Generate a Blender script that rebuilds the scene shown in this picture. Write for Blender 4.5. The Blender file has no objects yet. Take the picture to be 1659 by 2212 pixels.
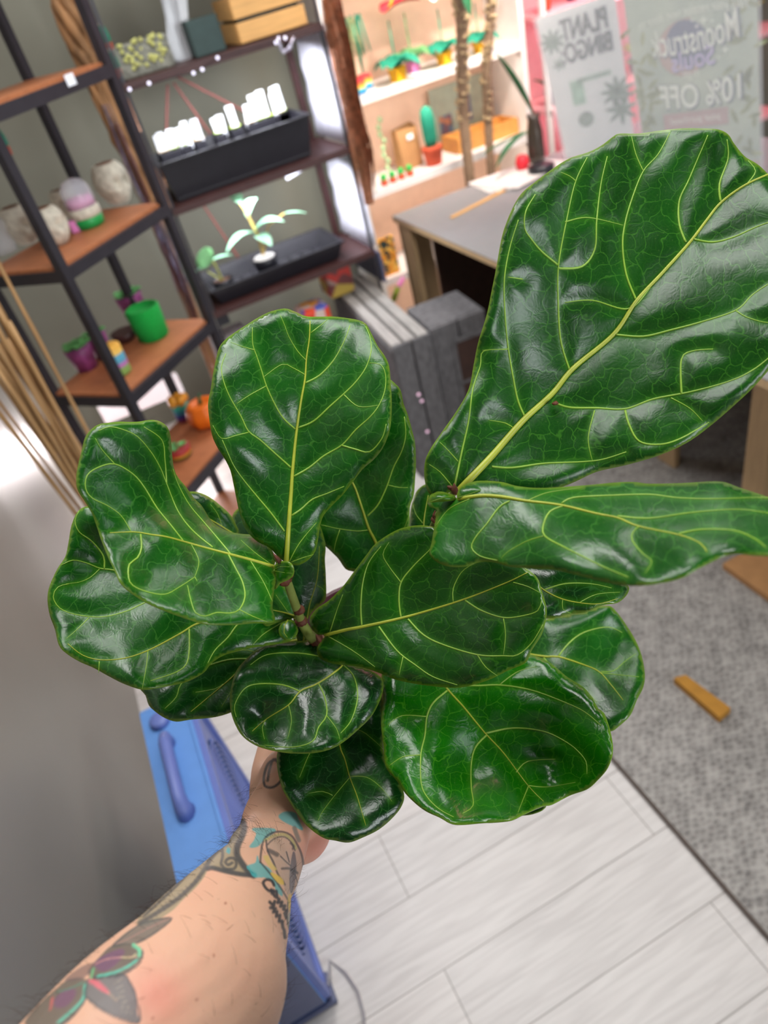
import bpy, bmesh, math, random
import numpy as np
from mathutils import Vector, Matrix
from mathutils.geometry import delaunay_2d_cdt
random.seed(7); rng = np.random.default_rng(7)
sc = bpy.context.scene
COL = sc.collection

# ------------------------------------------------------------------ camera
F = 1550.0; CX, CY = 829.5, 1106.0; H = 1.6
def _n(v): return v / np.linalg.norm(v)
_d = _n(np.array([550., 1900., F]))
_b = np.array([6640., -3182., F]); _b = _n(_b - _d * (_b @ _d))
_up = -_d; _fw = np.cross(_up, _b)
RW = np.array([_b, _fw, _up])            # camera (x right, y down, z forward) -> world
CAM = np.array([0, 0, H])
def ray(px, py): return RW @ np.array([px - CX, py - CY, F])
def at(px, py, z=None, y=None, x=None, d=None):
    r = ray(px, py)
    t = d / F if d is not None else (z - H) / r[2] if z is not None else y / r[1] if y is not None else x / r[0]
    return CAM + r * t
def V(p): return Vector((float(p[0]), float(p[1]), float(p[2])))
def proj(P):
    q = (np.asarray(P) - CAM) @ RW
    return np.stack([CX + F * q[..., 0] / q[..., 2], CY + F * q[..., 1] / q[..., 2], q[..., 2]], -1)

cd = bpy.data.cameras.new('camera'); cam = bpy.data.objects.new('camera', cd); COL.objects.link(cam)
cd.sensor_width = 36; cd.sensor_fit = 'AUTO'; cd.lens = F / 2212 * 36
xa = RW @ np.array([1, 0, 0]); ya = RW @ np.array([0, -1, 0]); za = RW @ np.array([0, 0, -1])
cam.matrix_world = Matrix(((xa[0], ya[0], za[0], 0), (xa[1], ya[1], za[1], 0), (xa[2], ya[2], za[2], H), (0, 0, 0, 1)))
cd.clip_start = 0.02; cd.clip_end = 50
cd.dof.use_dof = True; cd.dof.focus_distance = 0.53; cd.dof.aperture_fstop = 5.2
sc.camera = cam

# ------------------------------------------------------------------ world, lights, exposure
w = bpy.data.worlds.new('world'); sc.world = w; w.use_nodes = True
w.node_tree.nodes['Background'].inputs[0].default_value = (0.80, 0.88, 1.0, 1)
w.node_tree.nodes['Background'].inputs[1].default_value = 0.55
def area(name, loc, target, sx, sy, e, col=(1, 1, 1), spread=180):
    l = bpy.data.lights.new(name, 'AREA'); l.shape = 'RECTANGLE'; l.size = sx; l.size_y = sy; l.energy = e; l.color = col
    l.spread = math.radians(spread)
    o = bpy.data.objects.new(name, l); COL.objects.link(o); o.location = loc
    o.rotation_euler = (Vector(target) - Vector(loc)).to_track_quat('-Z', 'Y').to_euler(); return o
area('ceiling_light_desk', (2.0, 2.0, 2.66), (1.8, 1.9, 0), 1.0, 0.8, 15, (1, 0.985, 0.96))
area('ceiling_light_front', (0.5, 0.75, 2.66), (0.5, 0.7, 0), 1.2, 0.5, 17, (1, 0.985, 0.97))
area('ceiling_light_back', (0.2, 1.75, 2.66), (0.0, 1.75, 0), 1.2, 0.4, 19, (1, 0.98, 0.96))
area('shop_window_daylight', (1.45, -2.9, 1.6), (0.2, 1.2, 0.6), 1.5, 1.9, 105, (0.93, 0.965, 1.0))
area('side_window_daylight', (4.1, -0.6, 1.7), (0, 0.8, 0.6), 1.2, 1.4, 18, (0.90, 0.96, 1.0))
area('added_warm_fill', (1.5, 1.9, 2.3), (1.5, 3.1, 1.0), 0.5, 0.1, 6, (1.0, 0.88, 0.78), 60)  # added fill to brighten the bookcase, no fixture there
area('added_left_wall_fill', (-0.10, 2.98, 0.30), (-0.42, 1.6, 0.25), 0.40, 0.08, 5.5, (1.0, 0.90, 0.90))  # added fill that washes the left wall and floor corner
area('white_grow_light', (0.6, 2.62, 1.36), (0.6, 2.72, 0), 0.5, 0.1, 4.6, (0.93, 0.95, 1.0))
area('white_grow_light', (0.6, 2.62, 1.00), (0.6, 2.72, 0), 0.5, 0.1, 3.9, (0.93, 0.95, 1.0))
area('pink_grow_light', (2.35, 2.9, 1.65), (2.2, 3.1, 0.9), 0.5, 0.2, 9, (1.0, 0.35, 0.5))
for _z in (1.445, 1.10, .765, .40): area('added_bookcase_fill', (1.46, 2.885, _z), (1.46, 3.06, _z - .35), 0.7, 0.02, 0.62, (1.0, 0.88, 0.78))  # added fills under the boards to brighten the peach back panel
sc.view_settings.view_transform = 'Standard'; sc.view_settings.look = 'None'
sc.view_settings.gamma = 1; sc.view_settings.use_curve_mapping = False
sc.view_settings.exposure = 0.35

# ------------------------------------------------------------------ materials
def s2l(c):
    return tuple(((v / 255) / 12.92 if v / 255 <= 0.04045 else ((v / 255 + 0.055) / 1.055) ** 2.4) for v in c)
_mats = {}
def mat(name, rgb, rough=0.5, metal=0, var=0.12, scale=30, bump=0.0, coat=0, trans=0, emit=None, alpha=None, stretch=None, spec=0.5, col2=None, detail=4):
    if name in _mats: return _mats[name]
    m = bpy.data.materials.new(name); m.use_nodes = True; nt = m.node_tree; N = nt.nodes; L = nt.links
    bs = N['Principled BSDF']; c = s2l(rgb)
    tc = N.new('ShaderNodeTexCoord'); mp = N.new('ShaderNodeMapping'); L.new(tc.outputs['Object'], mp.inputs[0])
    if stretch: mp.inputs['Scale'].default_value = stretch
    no = N.new('ShaderNodeTexNoise'); no.inputs['Scale'].default_value = scale; no.inputs['Detail'].default_value = detail
    L.new(mp.outputs[0], no.inputs[0])
    cr = N.new('ShaderNodeValToRGB'); cr.color_ramp.elements[0].position = .3; cr.color_ramp.elements[1].position = .7
    c2 = s2l(col2) if col2 else tuple(min(1, v * (1 + var)) for v in c)
    cr.color_ramp.elements[0].color = (*[v * (1 - var) for v in c], 1); cr.color_ramp.elements[1].color = (*c2, 1)
    L.new(no.outputs[0], cr.inputs[0]); L.new(cr.outputs[0], bs.inputs['Base Color'])
    bs.inputs['Roughness'].default_value = rough; bs.inputs['Metallic'].default_value = metal
    bs.inputs['Specular IOR Level'].default_value = spec
    if coat: bs.inputs['Coat Weight'].default_value = coat; bs.inputs['Coat Roughness'].default_value = .15
    if trans: bs.inputs['Transmission Weight'].default_value = trans
    if emit: L.new(cr.outputs[0], bs.inputs['Emission Color']); bs.inputs['Emission Strength'].default_value = emit
    if alpha is not None: bs.inputs['Alpha'].default_value = alpha
    if bump:
        b = N.new('ShaderNodeBump'); b.inputs['Strength'].default_value = bump; b.inputs['Distance'].default_value = .004
        L.new(no.outputs[0], b.inputs['Height']); L.new(b.outputs[0], bs.inputs['Normal'])
    _mats[name] = m; return m

M = dict(
 wall=mat('painted_wall', (122, 121, 108), .75, var=.05, scale=4, bump=.03),
 ceil=mat('dark_ceiling', (110, 108, 106), .8, var=.03),
 black_metal=mat('black_metal', (52, 50, 56), .45, metal=.3, var=.1),
 maroon=mat('maroon_wood', (66, 36, 34), .5, var=.25, stretch=(1, 6, 6)),
 oakshelf=mat('warm_brown_board', (168, 104, 66), .5, var=.25, scale=14, stretch=(2, 14, 14)),
 white=mat('white_board', (232, 228, 224), .5, var=.03),
 blue=mat('blue_plastic', (92, 140, 205), .42, var=.04),
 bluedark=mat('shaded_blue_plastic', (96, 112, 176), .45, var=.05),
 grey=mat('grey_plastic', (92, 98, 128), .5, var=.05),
 desktop=mat('grey_laminate', (138, 138, 140), .42, var=.03),
 ply=mat('plywood', (190, 160, 120), .6, var=.1, scale=12, stretch=(8, 8, 1)),
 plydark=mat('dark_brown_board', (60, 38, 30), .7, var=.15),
 greywood=mat('weathered_grey_wood', (150, 146, 142), .8, var=.2, scale=10, stretch=(9, 1, 9), bump=.3),
 greywood2=mat('dark_grey_wood', (96, 94, 96), .8, var=.3, scale=16, stretch=(4, 4, 2), bump=.3),
 bamboo=mat('bamboo', (176, 138, 92), .55, var=.25, scale=9, stretch=(6, 6, .7)),
 bark=mat('pale_branch', (150, 110, 72), .75, var=.45, scale=14, stretch=(3, 3, .8), bump=.6),
 stone=mat('cream_plaster', (206, 200, 184), .8, var=.22, scale=70, bump=1.2),
 green_fuzz=mat('bright_green_flocking', (10, 160, 60), .9, var=.2, scale=200, bump=.6),
 teal=mat('teal_plastic', (10, 140, 110), .5),
 tealpaper=mat('teal_paper', (24, 140, 112), .7, var=.15),
 darkgreen=mat('deep_green_leaf', (22, 92, 52), .6, var=.3),
 palegreen=mat('pale_green_leaf', (112, 170, 112), .5, var=.3),
 mint=mat('variegated_pale_leaf', (122, 168, 140), .5, var=.25, scale=18),
 lime=mat('lime_leaf', (170, 196, 60), .5, var=.2),
 midgreen=mat('succulent_green', (110, 190, 110), .5, var=.3),
 terracotta=mat('terracotta', (205, 84, 52), .7),
 yellow=mat('yellow_paper', (240, 178, 12), .6, var=.05),
 pink=mat('pink_paper', (220, 130, 190), .6, var=.05),
 red=mat('red_paper', (226, 36, 52), .5, var=.1),
 orange=mat('orange_ceramic', (232, 112, 20), .45, var=.1),
 purple=mat('purple_pot', (92, 40, 92), .6, var=.2),
 blackp=mat('black_plastic', (34, 33, 40), .35, var=.1),
 tag=mat('white_plastic_tag', (240, 244, 252), .4, var=.01),
 lace=mat('white_lace_fabric', (226, 226, 240), .85, var=.08, scale=40, stretch=(2, 2, .5)),
 copper=mat('copper_tinsel', (168, 112, 84), .35, metal=.5, var=.4, scale=60),
 silver=mat('silver_foil', (200, 196, 214), .25, metal=.8, var=.3, scale=60),
 rosefoil=mat('rose_foil', (150, 105, 105), .3, metal=.6, var=.3, scale=60),
 kraft=mat('kraft_paper', (176, 130, 84), .8, var=.08),
 lightwood=mat('light_pine', (222, 170, 104), .6, var=.12, scale=10, stretch=(1, 10, 10)),
 clear=mat('clear_plastic', (235, 238, 245), .12, var=.01, alpha=.35),
 glass=mat('acrylic_sheet', (240, 242, 245), .08, var=.01, alpha=.22),
 slate=mat('dark_green_card', (48, 68, 66), .6),
 cord=mat('grey_cord', (150, 146, 150), .5),
 stemg=mat('green_plant_stem', (118, 128, 62), .5, var=.25, scale=60, stretch=(1, 1, 1), bump=.3),
 node=mat('brown_stem_node', (96, 50, 30), .7, var=.35, scale=120, bump=.5),
 pot=mat('burgundy_plastic_pot', (70, 22, 36), .4, var=.08),
 soil=mat('potting_soil', (110, 76, 56), .95, var=.5, scale=140, bump=1),
 wedge=mat('golden_wood', (176, 124, 40), .6, var=.1),
 trunk=mat('cane_trunk', (142, 116, 92), .85, var=.3, scale=60, stretch=(1, 1, 3), bump=.7),
 husk=mat('pale_trunk_husk', (196, 170, 130), .8, var=.3, scale=50),
 paper=mat('printed_paper', (215, 212, 208), .7, var=.12, scale=40),
 peach=mat('peach_board', (236, 200, 174), .7, var=.04),
 pinkwall=mat('pink_board', (240, 176, 180), .7, var=.04),
)

def rug_mat():
    m = mat('grey_tweed_rug', (150, 146, 142), .95); nt = m.node_tree; N = nt.nodes; L = nt.links; bs = N['Principled BSDF']
    tc = N.new('ShaderNodeTexCoord'); mp = N.new('ShaderNodeMapping'); L.new(tc.outputs['Object'], mp.inputs[0]); mp.inputs['Rotation'].default_value[2] = .5; mp.inputs['Scale'].default_value = (1, 1.5, 1)
    v = N.new('ShaderNodeTexVoronoi'); v.inputs['Scale'].default_value = 58; v.inputs['Randomness'].default_value = .55; L.new(mp.outputs[0], v.inputs[0])
    n = N.new('ShaderNodeTexNoise'); n.inputs['Scale'].default_value = 260; n.inputs['Detail'].default_value = 3; L.new(tc.outputs['Object'], n.inputs[0])
    n2 = N.new('ShaderNodeTexNoise'); n2.inputs['Scale'].default_value = 22; L.new(tc.outputs['Object'], n2.inputs[0])
    a = N.new('ShaderNodeMath'); a.operation = 'ADD'; L.new(v.outputs['Distance'], a.inputs[0]); L.new(n.outputs[0], a.inputs[1])
    a2 = N.new('ShaderNodeMath'); a2.operation = 'ADD'; L.new(a.outputs[0], a2.inputs[0]); L.new(n2.outputs[0], a2.inputs[1])
    cr = N.new('ShaderNodeValToRGB'); e = cr.color_ramp.elements; e[0].position = .42; e[0].color = (*s2l((98, 94, 92)), 1); e[1].position = .92; e[1].color = (*s2l((172, 168, 163)), 1)
    sc_ = N.new('ShaderNodeMath'); sc_.operation = 'MULTIPLY'; sc_.inputs[1].default_value = .5; L.new(a2.outputs[0], sc_.inputs[0])
    L.new(sc_.outputs[0], cr.inputs[0]); L.new(cr.outputs[0], bs.inputs['Base Color'])
    b = N.new('ShaderNodeBump'); b.inputs['Strength'].default_value = .6; b.inputs['Distance'].default_value = .004; L.new(a.outputs[0], b.inputs['Height']); L.new(b.outputs[0], bs.inputs['Normal'])
    return m
def floor_mat():
    m = bpy.data.materials.new('white_oak_planks'); m.use_nodes = True; nt = m.node_tree; N = nt.nodes; L = nt.links; bs = N['Principled BSDF']
    tc = N.new('ShaderNodeTexCoord'); mp = N.new('ShaderNodeMapping'); L.new(tc.outputs['Object'], mp.inputs[0])
    mp.inputs['Location'].default_value = (-.002 + 1.04 * 6, -.5825 + .158 * 60, 0)
    br = N.new('ShaderNodeTexBrick'); L.new(mp.outputs[0], br.inputs[0])
    br.inputs['Scale'].default_value = 1; br.inputs['Brick Width'].default_value = 1.042; br.inputs['Row Height'].default_value = .158
    br.inputs['Mortar Size'].default_value = .0016; br.inputs['Mortar Smooth'].default_value = .4; br.inputs['Bias'].default_value = 0
    br.inputs['Color1'].default_value = (*s2l((214, 209, 205)), 1); br.inputs['Color2'].default_value = (*s2l((203, 199, 196)), 1); br.inputs['Mortar'].default_value = (*s2l((150, 144, 140)), 1)
    m2 = N.new('ShaderNodeMapping'); L.new(tc.outputs['Object'], m2.inputs[0]); m2.inputs['Scale'].default_value = (1.2, 16, 1)
    n = N.new('ShaderNodeTexNoise'); n.inputs['Scale'].default_value = 5; n.inputs['Detail'].default_value = 7; n.inputs['Distortion'].default_value = .6; L.new(m2.outputs[0], n.inputs[0])
    cr = N.new('ShaderNodeValToRGB'); cr.color_ramp.elements[0].position = .36; cr.color_ramp.elements[1].position = .6; cr.color_ramp.elements[0].color = (.80, .79, .79, 1); cr.color_ramp.elements[1].color = (1, 1, 1, 1); L.new(n.outputs[0], cr.inputs[0])
    mx = N.new('ShaderNodeMix'); mx.data_type = 'RGBA'; mx.blend_type = 'MULTIPLY'; mx.inputs[0].default_value = .75
    L.new(br.outputs[0], mx.inputs[6]); L.new(cr.outputs[0], mx.inputs[7]); L.new(mx.outputs[2], bs.inputs['Base Color'])
    bs.inputs['Roughness'].default_value = .38
    b = N.new('ShaderNodeBump'); b.inputs['Strength'].default_value = .12; b.inputs['Distance'].default_value = .002; L.new(n.outputs[0], b.inputs['Height']); L.new(b.outputs[0], bs.inputs['Normal'])
    return m
def stripes_mat(name, cols, z0, z1, rough=.6):
    """bands of colour up an object's own height"""
    m = bpy.data.materials.new(name); m.use_nodes = True; N = m.node_tree.nodes; L = m.node_tree.links; bs = N['Principled BSDF']
    tc = N.new('ShaderNodeTexCoord'); sp = N.new('ShaderNodeSeparateXYZ'); L.new(tc.outputs['Object'], sp.inputs[0])
    mr = N.new('ShaderNodeMapRange'); mr.inputs[1].default_value = z0; mr.inputs[2].default_value = z1; L.new(sp.outputs[2], mr.inputs[0])
    cr = N.new('ShaderNodeValToRGB'); cr.color_ramp.interpolation = 'CONSTANT'
    while len(cr.color_ramp.elements) < len(cols): cr.color_ramp.elements.new(.5)
    for i, c in enumerate(cols): cr.color_ramp.elements[i].position = i / len(cols); cr.color_ramp.elements[i].color = (*s2l(c), 1)
    L.new(mr.outputs[0], cr.inputs[0]); L.new(cr.outputs[0], bs.inputs['Base Color']); bs.inputs['Roughness'].default_value = rough
    return m
def patch_mat(name, cols, scale, rough=.6):
    m = bpy.data.materials.new(name); m.use_nodes = True; N = m.node_tree.nodes; L = m.node_tree.links; bs = N['Principled BSDF']
    tc = N.new('ShaderNodeTexCoord'); v = N.new('ShaderNodeTexVoronoi'); v.inputs['Scale'].default_value = scale; L.new(tc.outputs['Object'], v.inputs[0])
    cr = N.new('ShaderNodeValToRGB'); cr.color_ramp.interpolation = 'CONSTANT'
    while len(cr.color_ramp.elements) < len(cols): cr.color_ramp.elements.new(.5)
    for i, c in enumerate(cols): cr.color_ramp.elements[i].position = i / len(cols); cr.color_ramp.elements[i].color = (*s2l(c), 1)
    sp = N.new('ShaderNodeSeparateColor'); L.new(v.outputs['Color'], sp.inputs[0]); L.new(sp.outputs[0], cr.inputs[0]); L.new(cr.outputs[0], bs.inputs['Base Color']); bs.inputs['Roughness'].default_value = rough
    return m

# ------------------------------------------------------------------ object helpers
def tag(o, label, cat, group=None):
    o['label'] = label; o['category'] = cat
    if group: o['group'] = group
    return o
def thing(name, label, cat, loc=(0, 0, 0), rz=0, group=None):
    o = bpy.data.objects.new(name, None); COL.objects.link(o); o.empty_display_size = .05
    o.location = V(loc); o.rotation_euler = (0, 0, rz)
    return tag(o, label, cat, group)
def link(name, me, m, parent=None, loc=None, smooth=False):
    o = bpy.data.objects.new(name, me); COL.objects.link(o)
    if m is not None: me.materials.append(m)
    if parent is not None: o.parent = parent
    if loc is not None: o.location = V(loc)
    if smooth: me.shade_smooth()
    return o
class MB:
    def __init__(s): s.v = []; s.f = []
    def add(s, vs, fs):
        k = len(s.v); s.v += [tuple(map(float, p)) for p in vs]; s.f += [tuple(i + k for i in f) for f in fs]; return s
    def box(s, x0, x1, y0, y1, z0, z1, bev=0):
        bm = bmesh.new(); bmesh.ops.create_cube(bm, size=1)
        for v in bm.verts: v.co = Vector(((x0 + x1) / 2 + v.co.x * (x1 - x0), (y0 + y1) / 2 + v.co.y * (y1 - y0), (z0 + z1) / 2 + v.co.z * (z1 - z0)))
        if bev: bmesh.ops.bevel(bm, geom=bm.edges[:], offset=bev, segments=2, affect='EDGES', profile=.5)
        bm.verts.index_update(); s.add([v.co for v in bm.verts], [[v.index for v in f.verts] for f in bm.faces]); bm.free(); return s
    def prism(s, poly, z0, z1):
        n = len(poly); s.add([(p[0], p[1], z0) for p in poly] + [(p[0], p[1], z1) for p in poly],
              [tuple(range(n))[::-1], tuple(range(n, 2 * n))] + [(i, (i + 1) % n, n + (i + 1) % n, n + i) for i in range(n)]); return s
    def slab(s, quad, th):     # quad of 4 world pts + thickness along its normal
        q = [np.array(p, float) for p in quad]; n = _n(np.cross(q[1] - q[0], q[3] - q[0])) * th
        s.add(q + [p + n for p in q], [(0, 1, 2, 3), (7, 6, 5, 4), (0, 4, 5, 1), (1, 5, 6, 2), (2, 6, 7, 3), (3, 7, 4, 0)]); return s
    def lathe(s, prof, c=(0, 0, 0), n=28, wob=0, seed=0, flute=0):
        r_ = random.Random(seed); vs = []; fs = []
        for i, (r, z) in enumerate(prof):
            for k in range(n):
                a = 2 * math.pi * k / n; rr = r * (1 + wob * (r_.random() - .5) * 2 + flute * math.cos(a * 8))
                vs.append((c[0] + rr * math.cos(a), c[1] + rr * math.sin(a), c[2] + z))
        for i in range(len(prof) - 1):
            for k in range(n): fs.append((i * n + k, i * n + (k + 1) % n, (i + 1) * n + (k + 1) % n, (i + 1) * n + k))
        fs.append(tuple(range(n))[::-1]); fs.append(tuple((len(prof) - 1) * n + k for k in range(n)))
        return s.add(vs, fs)
    def tube(s, pts, rad, n=8, flat=1.0):
        pts = [np.array(p, float) for p in pts]
        if not hasattr(rad, '__len__'): rad = [rad] * len(pts)
        vs = []; fs = []; up = None
        for i, p in enumerate(pts):
            t = _n(pts[min(i + 1, len(pts) - 1)] - pts[max(i - 1, 0)] + 1e-9)
            if up is None: up = np.array([0, 0, 1.]) if abs(t[2]) < .9 else np.array([1., 0, 0])
            u = _n(up - t * (up @ t)); w_ = np.cross(t, u); up = u
            for k in range(n):
                a = 2 * math.pi * k / n; vs.append(p + (u * math.cos(a) * flat + w_ * math.sin(a)) * rad[i])
        for i in range(len(pts) - 1):
            for k in range(n): fs.append((i * n + k, i * n + (k + 1) % n, (i + 1) * n + (k + 1) % n, (i + 1) * n + k))
        fs.append(tuple(range(n))[::-1]); fs.append(tuple((len(pts) - 1) * n + k for k in range(n)))
        return s.add(vs, fs)
    def ball(s, c, r, sq=(1, 1, 1), sub=2, wob=0, seed=0):
        bm = bmesh.new(); bmesh.ops.create_icosphere(bm, subdivisions=sub, radius=1); r_ = random.Random(seed)
        for v in bm.verts:
            k = r * (1 + wob * (r_.random() - .5) * 2); v.co = Vector((c[0] + v.co.x * k * sq[0], c[1] + v.co.y * k * sq[1], c[2] + v.co.z * k * sq[2]))
        bm.verts.index_update(); s.add([v.co for v in bm.verts], [[v.index for v in f.verts] for f in bm.faces]); bm.free(); return s
    def blade(s, p0, dirv, L, W, droop=.3, cup=.25, nseg=8, side=None, shape=lambda t: math.sin(math.pi * min(1, t * .93 + .05)) ** .8, th=.0012):
        d = _n(np.array(dirv, float)); sd = _n(np.cross(d, [0, 0, 1.]) if side is None else np.array(side, float)); nn = np.cross(sd, d)
        top = []; 
        for i in range(nseg + 1):
            t = i / nseg; c = np.array(p0) + d * L * t - np.array([0, 0, 1.]) * droop * L * t * t; w_ = W / 2 * shape(t)
            for k in (-1, -.5, 0, .5, 1): top.append(c + sd * w_ * k + nn * cup * w_ * k * k)
        fs = []; m = 5
        for i in range(nseg):
            for k in range(4): a = i * m + k; fs.append((a, a + 1, a + m + 1, a + m))
        n0 = len(top); bot = [p - nn * th for p in top]
        fb = [tuple(n0 + j for j in f[::-1]) for f in fs]; e = []
        for i in range(nseg): e += [(i * m, (i + 1) * m, n0 + (i + 1) * m, n0 + i * m), (i * m + 4, n0 + i * m + 4, n0 + (i + 1) * m + 4, (i + 1) * m + 4)]
        return s.add(top + bot, fs + fb + e)
    def build(s, name, m, parent=None, loc=None, smooth=False, origin=None):
        me = bpy.data.meshes.new(name); vs = s.v
        if origin is not None: vs = [(p[0] - origin[0], p[1] - origin[1], p[2] - origin[2]) for p in vs]; loc = origin
        me.from_pydata(vs, [], s.f); me.update()
        o = link(name, me, m, parent, loc)
        if smooth: me.shade_smooth()
        return o
def struct(o): o['kind'] = 'structure'; return o
def copy_tree(o, parent=None):
    c = o.copy(); COL.objects.link(c); c.parent = parent
    for ch in list(o.children): copy_tree(ch, c)
    return c

# ------------------------------------------------------------------ room
struct(MB().box(-.46, 4.2, -3.0, 3.15, -.06, 0).build('floor', floor_mat()))
struct(MB().box(-.60, -.451, -3.0, 3.29, -.06, 2.7).build('wall_left', mat('light_washed_satin_wall', (134, 130, 121), .42, var=.04, scale=4, bump=.01, spec=.6)))  # lighter and pinker than the back wall: a light wash in the colour
struct(MB().box(-.46, 4.2, 3.15, 3.29, -.06, 2.7).build('wall_back', M['wall']))
struct(MB().box(-.60, 4.2, -3.0, 3.29, 2.7, 2.8).build('ceiling', M['ceil']))
struct(MB().box(4.2, 4.3, -3.0, 3.29, -.06, 2.7).build('wall_right', mat('dark_wall_paint', (92, 92, 88), .7)))
struct(MB().box(-.60, 4.3, -3.14, -3.0, -.06, 2.7).build('wall_rear', mat('dark_wall_paint', (92, 92, 88), .7)))
struct(MB().box(-.448, 4.2, 3.138, 3.15, 0, .075).build('baseboard_back', M['white']))

# added glowing bar at the back wall's foot, brightens floor and left wall
lb = thing('added_glow_bar', 'added white glowing bar low against the back wall behind the narrow corner shelf', 'lamp', (-.10, 3.05, 0))
MB().box(-.16, .20, -.02, .02, .24, .33, .006).build('glow_face', mat('added_glow_surface', (255, 236, 240), .5, emit=.45), lb)
for _x in (-.16, .16): MB().box(_x - .01, _x + .01, -.015, .015, 0, .225).build('bracket', M['white'], lb)
# rug
rg = MB().box(.574, 3.2, -1.2, 1.75, 0, .008)
tag(rg.build('rug', rug_mat()), 'large grey tweed woven rug with a dark bound edge beneath the desk', 'rug')
MB().tube([(.574, 1.75, .006), (.574, 1.0, .006), (.576, .3, .006), (.574, -1.2, .006)], .0045).build('rug_binding', mat('dark_binding', (92, 82, 76), .9), bpy.data.objects['rug'], smooth=True)
# wooden wedge on the rug
p = [at(1455, 1475, z=.01), at(1480, 1468, z=.01), at(1577, 1540, z=.01), at(1552, 1560, z=.01)]
wm = MB().prism([(q[0], q[1]) for q in p], .008, .030)
tag(wm.build('wooden_block', M['wedge']), 'small golden wooden stick lying on the grey rug', 'block')

# ------------------------------------------------------------------ left corner shelf
PL, PR = np.array([-.081, 1.91]), np.array([.23, 2.20]); ex = _n(PR - PL); ey = np.array([-ex[1], ex[0]])
def SA(u, v, z=0): q = PL + ex * u + ey * v; return (q[0], q[1], z)   # shelf frame: u along the front edge, v to the back
WA = float(np.linalg.norm(PR - PL)); DA = .27
shA = thing('corner_shelf', 'narrow shelf unit with black metal posts and brown boards, standing diagonally in the left corner', 'shelf', SA(WA / 2, DA / 2), 0)
oa = shA.location.copy()
def buildA(mb, name, m, **k): mb.v = [(a - oa[0], b - oa[1], c) for a, b, c in mb.v]; return mb.build(name, m, shA, **k)
LA = [.10, .45, .805, 1.157, 1.50, 1.86]
for u, v in ((0, 0), (WA, 0), (0, DA), (WA, DA)):
    r = .0115
    buildA(MB().prism([SA(u - r, v - r)[:2], SA(u + r, v - r)[:2], SA(u + r, v + r)[:2], SA(u - r, v + r)[:2]], 0, 1.98), 'post', M['black_metal'])
for z in LA:
    b = buildA(MB().prism([SA(-.005, .004)[:2], SA(WA + .005, .004)[:2], SA(WA + .005, DA)[:2], SA(-.005, DA)[:2]], z - .02, z), 'shelf_board', M['oakshelf'])
    rail = MB()
    rail.prism([SA(-.01, -.012)[:2], SA(WA + .01, -.012)[:2], SA(WA + .01, .004)[:2], SA(-.01, .004)[:2]], z - .036, z - .008)
    rail.prism([SA(-.012, 0)[:2], SA(0, 0)[:2], SA(0, DA)[:2], SA(-.012, DA)[:2]], z - .036, z - .008)
    rail.prism([SA(WA, 0)[:2], SA(WA + .012, 0)[:2], SA(WA + .012, DA)[:2], SA(WA, DA)[:2]], z - .036, z - .008)
    buildA(rail, 'rail', M['black_metal'])
q = at(160, 148, z=1.50)
tg = MB().slab([SA(.255, -.0135, 1.478), SA(.285, -.0135, 1.478), SA(.285, -.0135, 1.502), SA(.255, -.0135, 1.502)], .001)
tag(tg.build('price_tag', M['tag']), 'small white price tag on the front edge of the top brown board', 'tag')

# teal watering spikes on the posts
def spike(px, py, d, label):
    b = at(px, py, d=d)
    t = thing('plant_spike', label, 'plant spike', b, 0, 'teal and terracotta spikes clipped to the shelf posts')
    MB().lathe([(.006, 0), (.011, .006), (.012, .02), (.011, .024)], n=14).build('terracotta_foot', M['terracotta'], t, smooth=True)
    MB().lathe([(.012, .024), (.0135, .03), (.013, .045), (.010, .058), (.007, .066)], n=14).build('teal_cap', M['teal'], t, smooth=True)
    MB().ball((0, 0, .07), .006).build('tip', M['stone'], t, smooth=True); return t
spike(240, 113, 2.10, 'teal and terracotta spike by the top board, upper of two on the right post')
spike(259, 168, 2.12, 'teal and terracotta spike just below the top board, lower of two on the right post')
spike(20, 340, 1.72, 'teal and terracotta spike clipped to the left front post of the corner shelf')
# ------------------------------------------------------------------ ornaments on the corner shelf
def skull(px, py, z, r, rz, label):
    b = at(px, py, z=z); t = thing('skull_planter', label, 'planter', (b[0], b[1], z), rz, 'cream skull planters')
    m = MB(); bm = bmesh.new(); bmesh.ops.create_icosphere(bm, subdivisions=4, radius=1)
    for v in bm.verts:
        c = v.co; x, y, zz = c
        k = 1.0
        jaw = max(0, -zz - .1)
        sx = .78 - .25 * jaw; sy = .95 - .1 * jaw
        nx, ny, nz = x * sx, y * sy, zz * .95
        for ex_ in (-.3, .3):            # eye sockets (face towards -y)
            d2 = (x - ex_) ** 2 + (zz - .02) ** 2
            if y < 0: ny += .42 * math.exp(-d2 / .035)
        d2 = x ** 2 * 3 + (zz + .3) ** 2
        if y < 0: ny += .18 * math.exp(-d2 / .02)
        if y < 0 and zz < -.45: ny += .03 * math.sin(x * 22)
        if zz > .75: nz = .75 * .95
        if zz < -.85: nz = -.85 * .95
        v.co = Vector((nx * r, ny * r, (nz + .81) * r * 1.18))
    bm.verts.index_update(); m.add([v.co for v in bm.verts], [[v.index for v in f.verts] for f in bm.faces]); bm.free()
    m.build('skull_body', M['stone'], t, smooth=True)
    MB().lathe([(r * .42, 1.76 * r), (r * .42, 1.81 * r), (r * .30, 1.83 * r)], n=20).build('planting_hole', M['soil'], t, smooth=True)
    return t
skull(262, 440, 1.157, .062, .5, 'largest cream skull planter on the second board, at its right end')
skull(150, 468, 1.157, .042, .2, 'small round cream skull planter behind the green-lidded jar')
skull(128, 528, 1.157, .052, .9, 'cream skull planter beside the left front post of the corner shelf')
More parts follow.
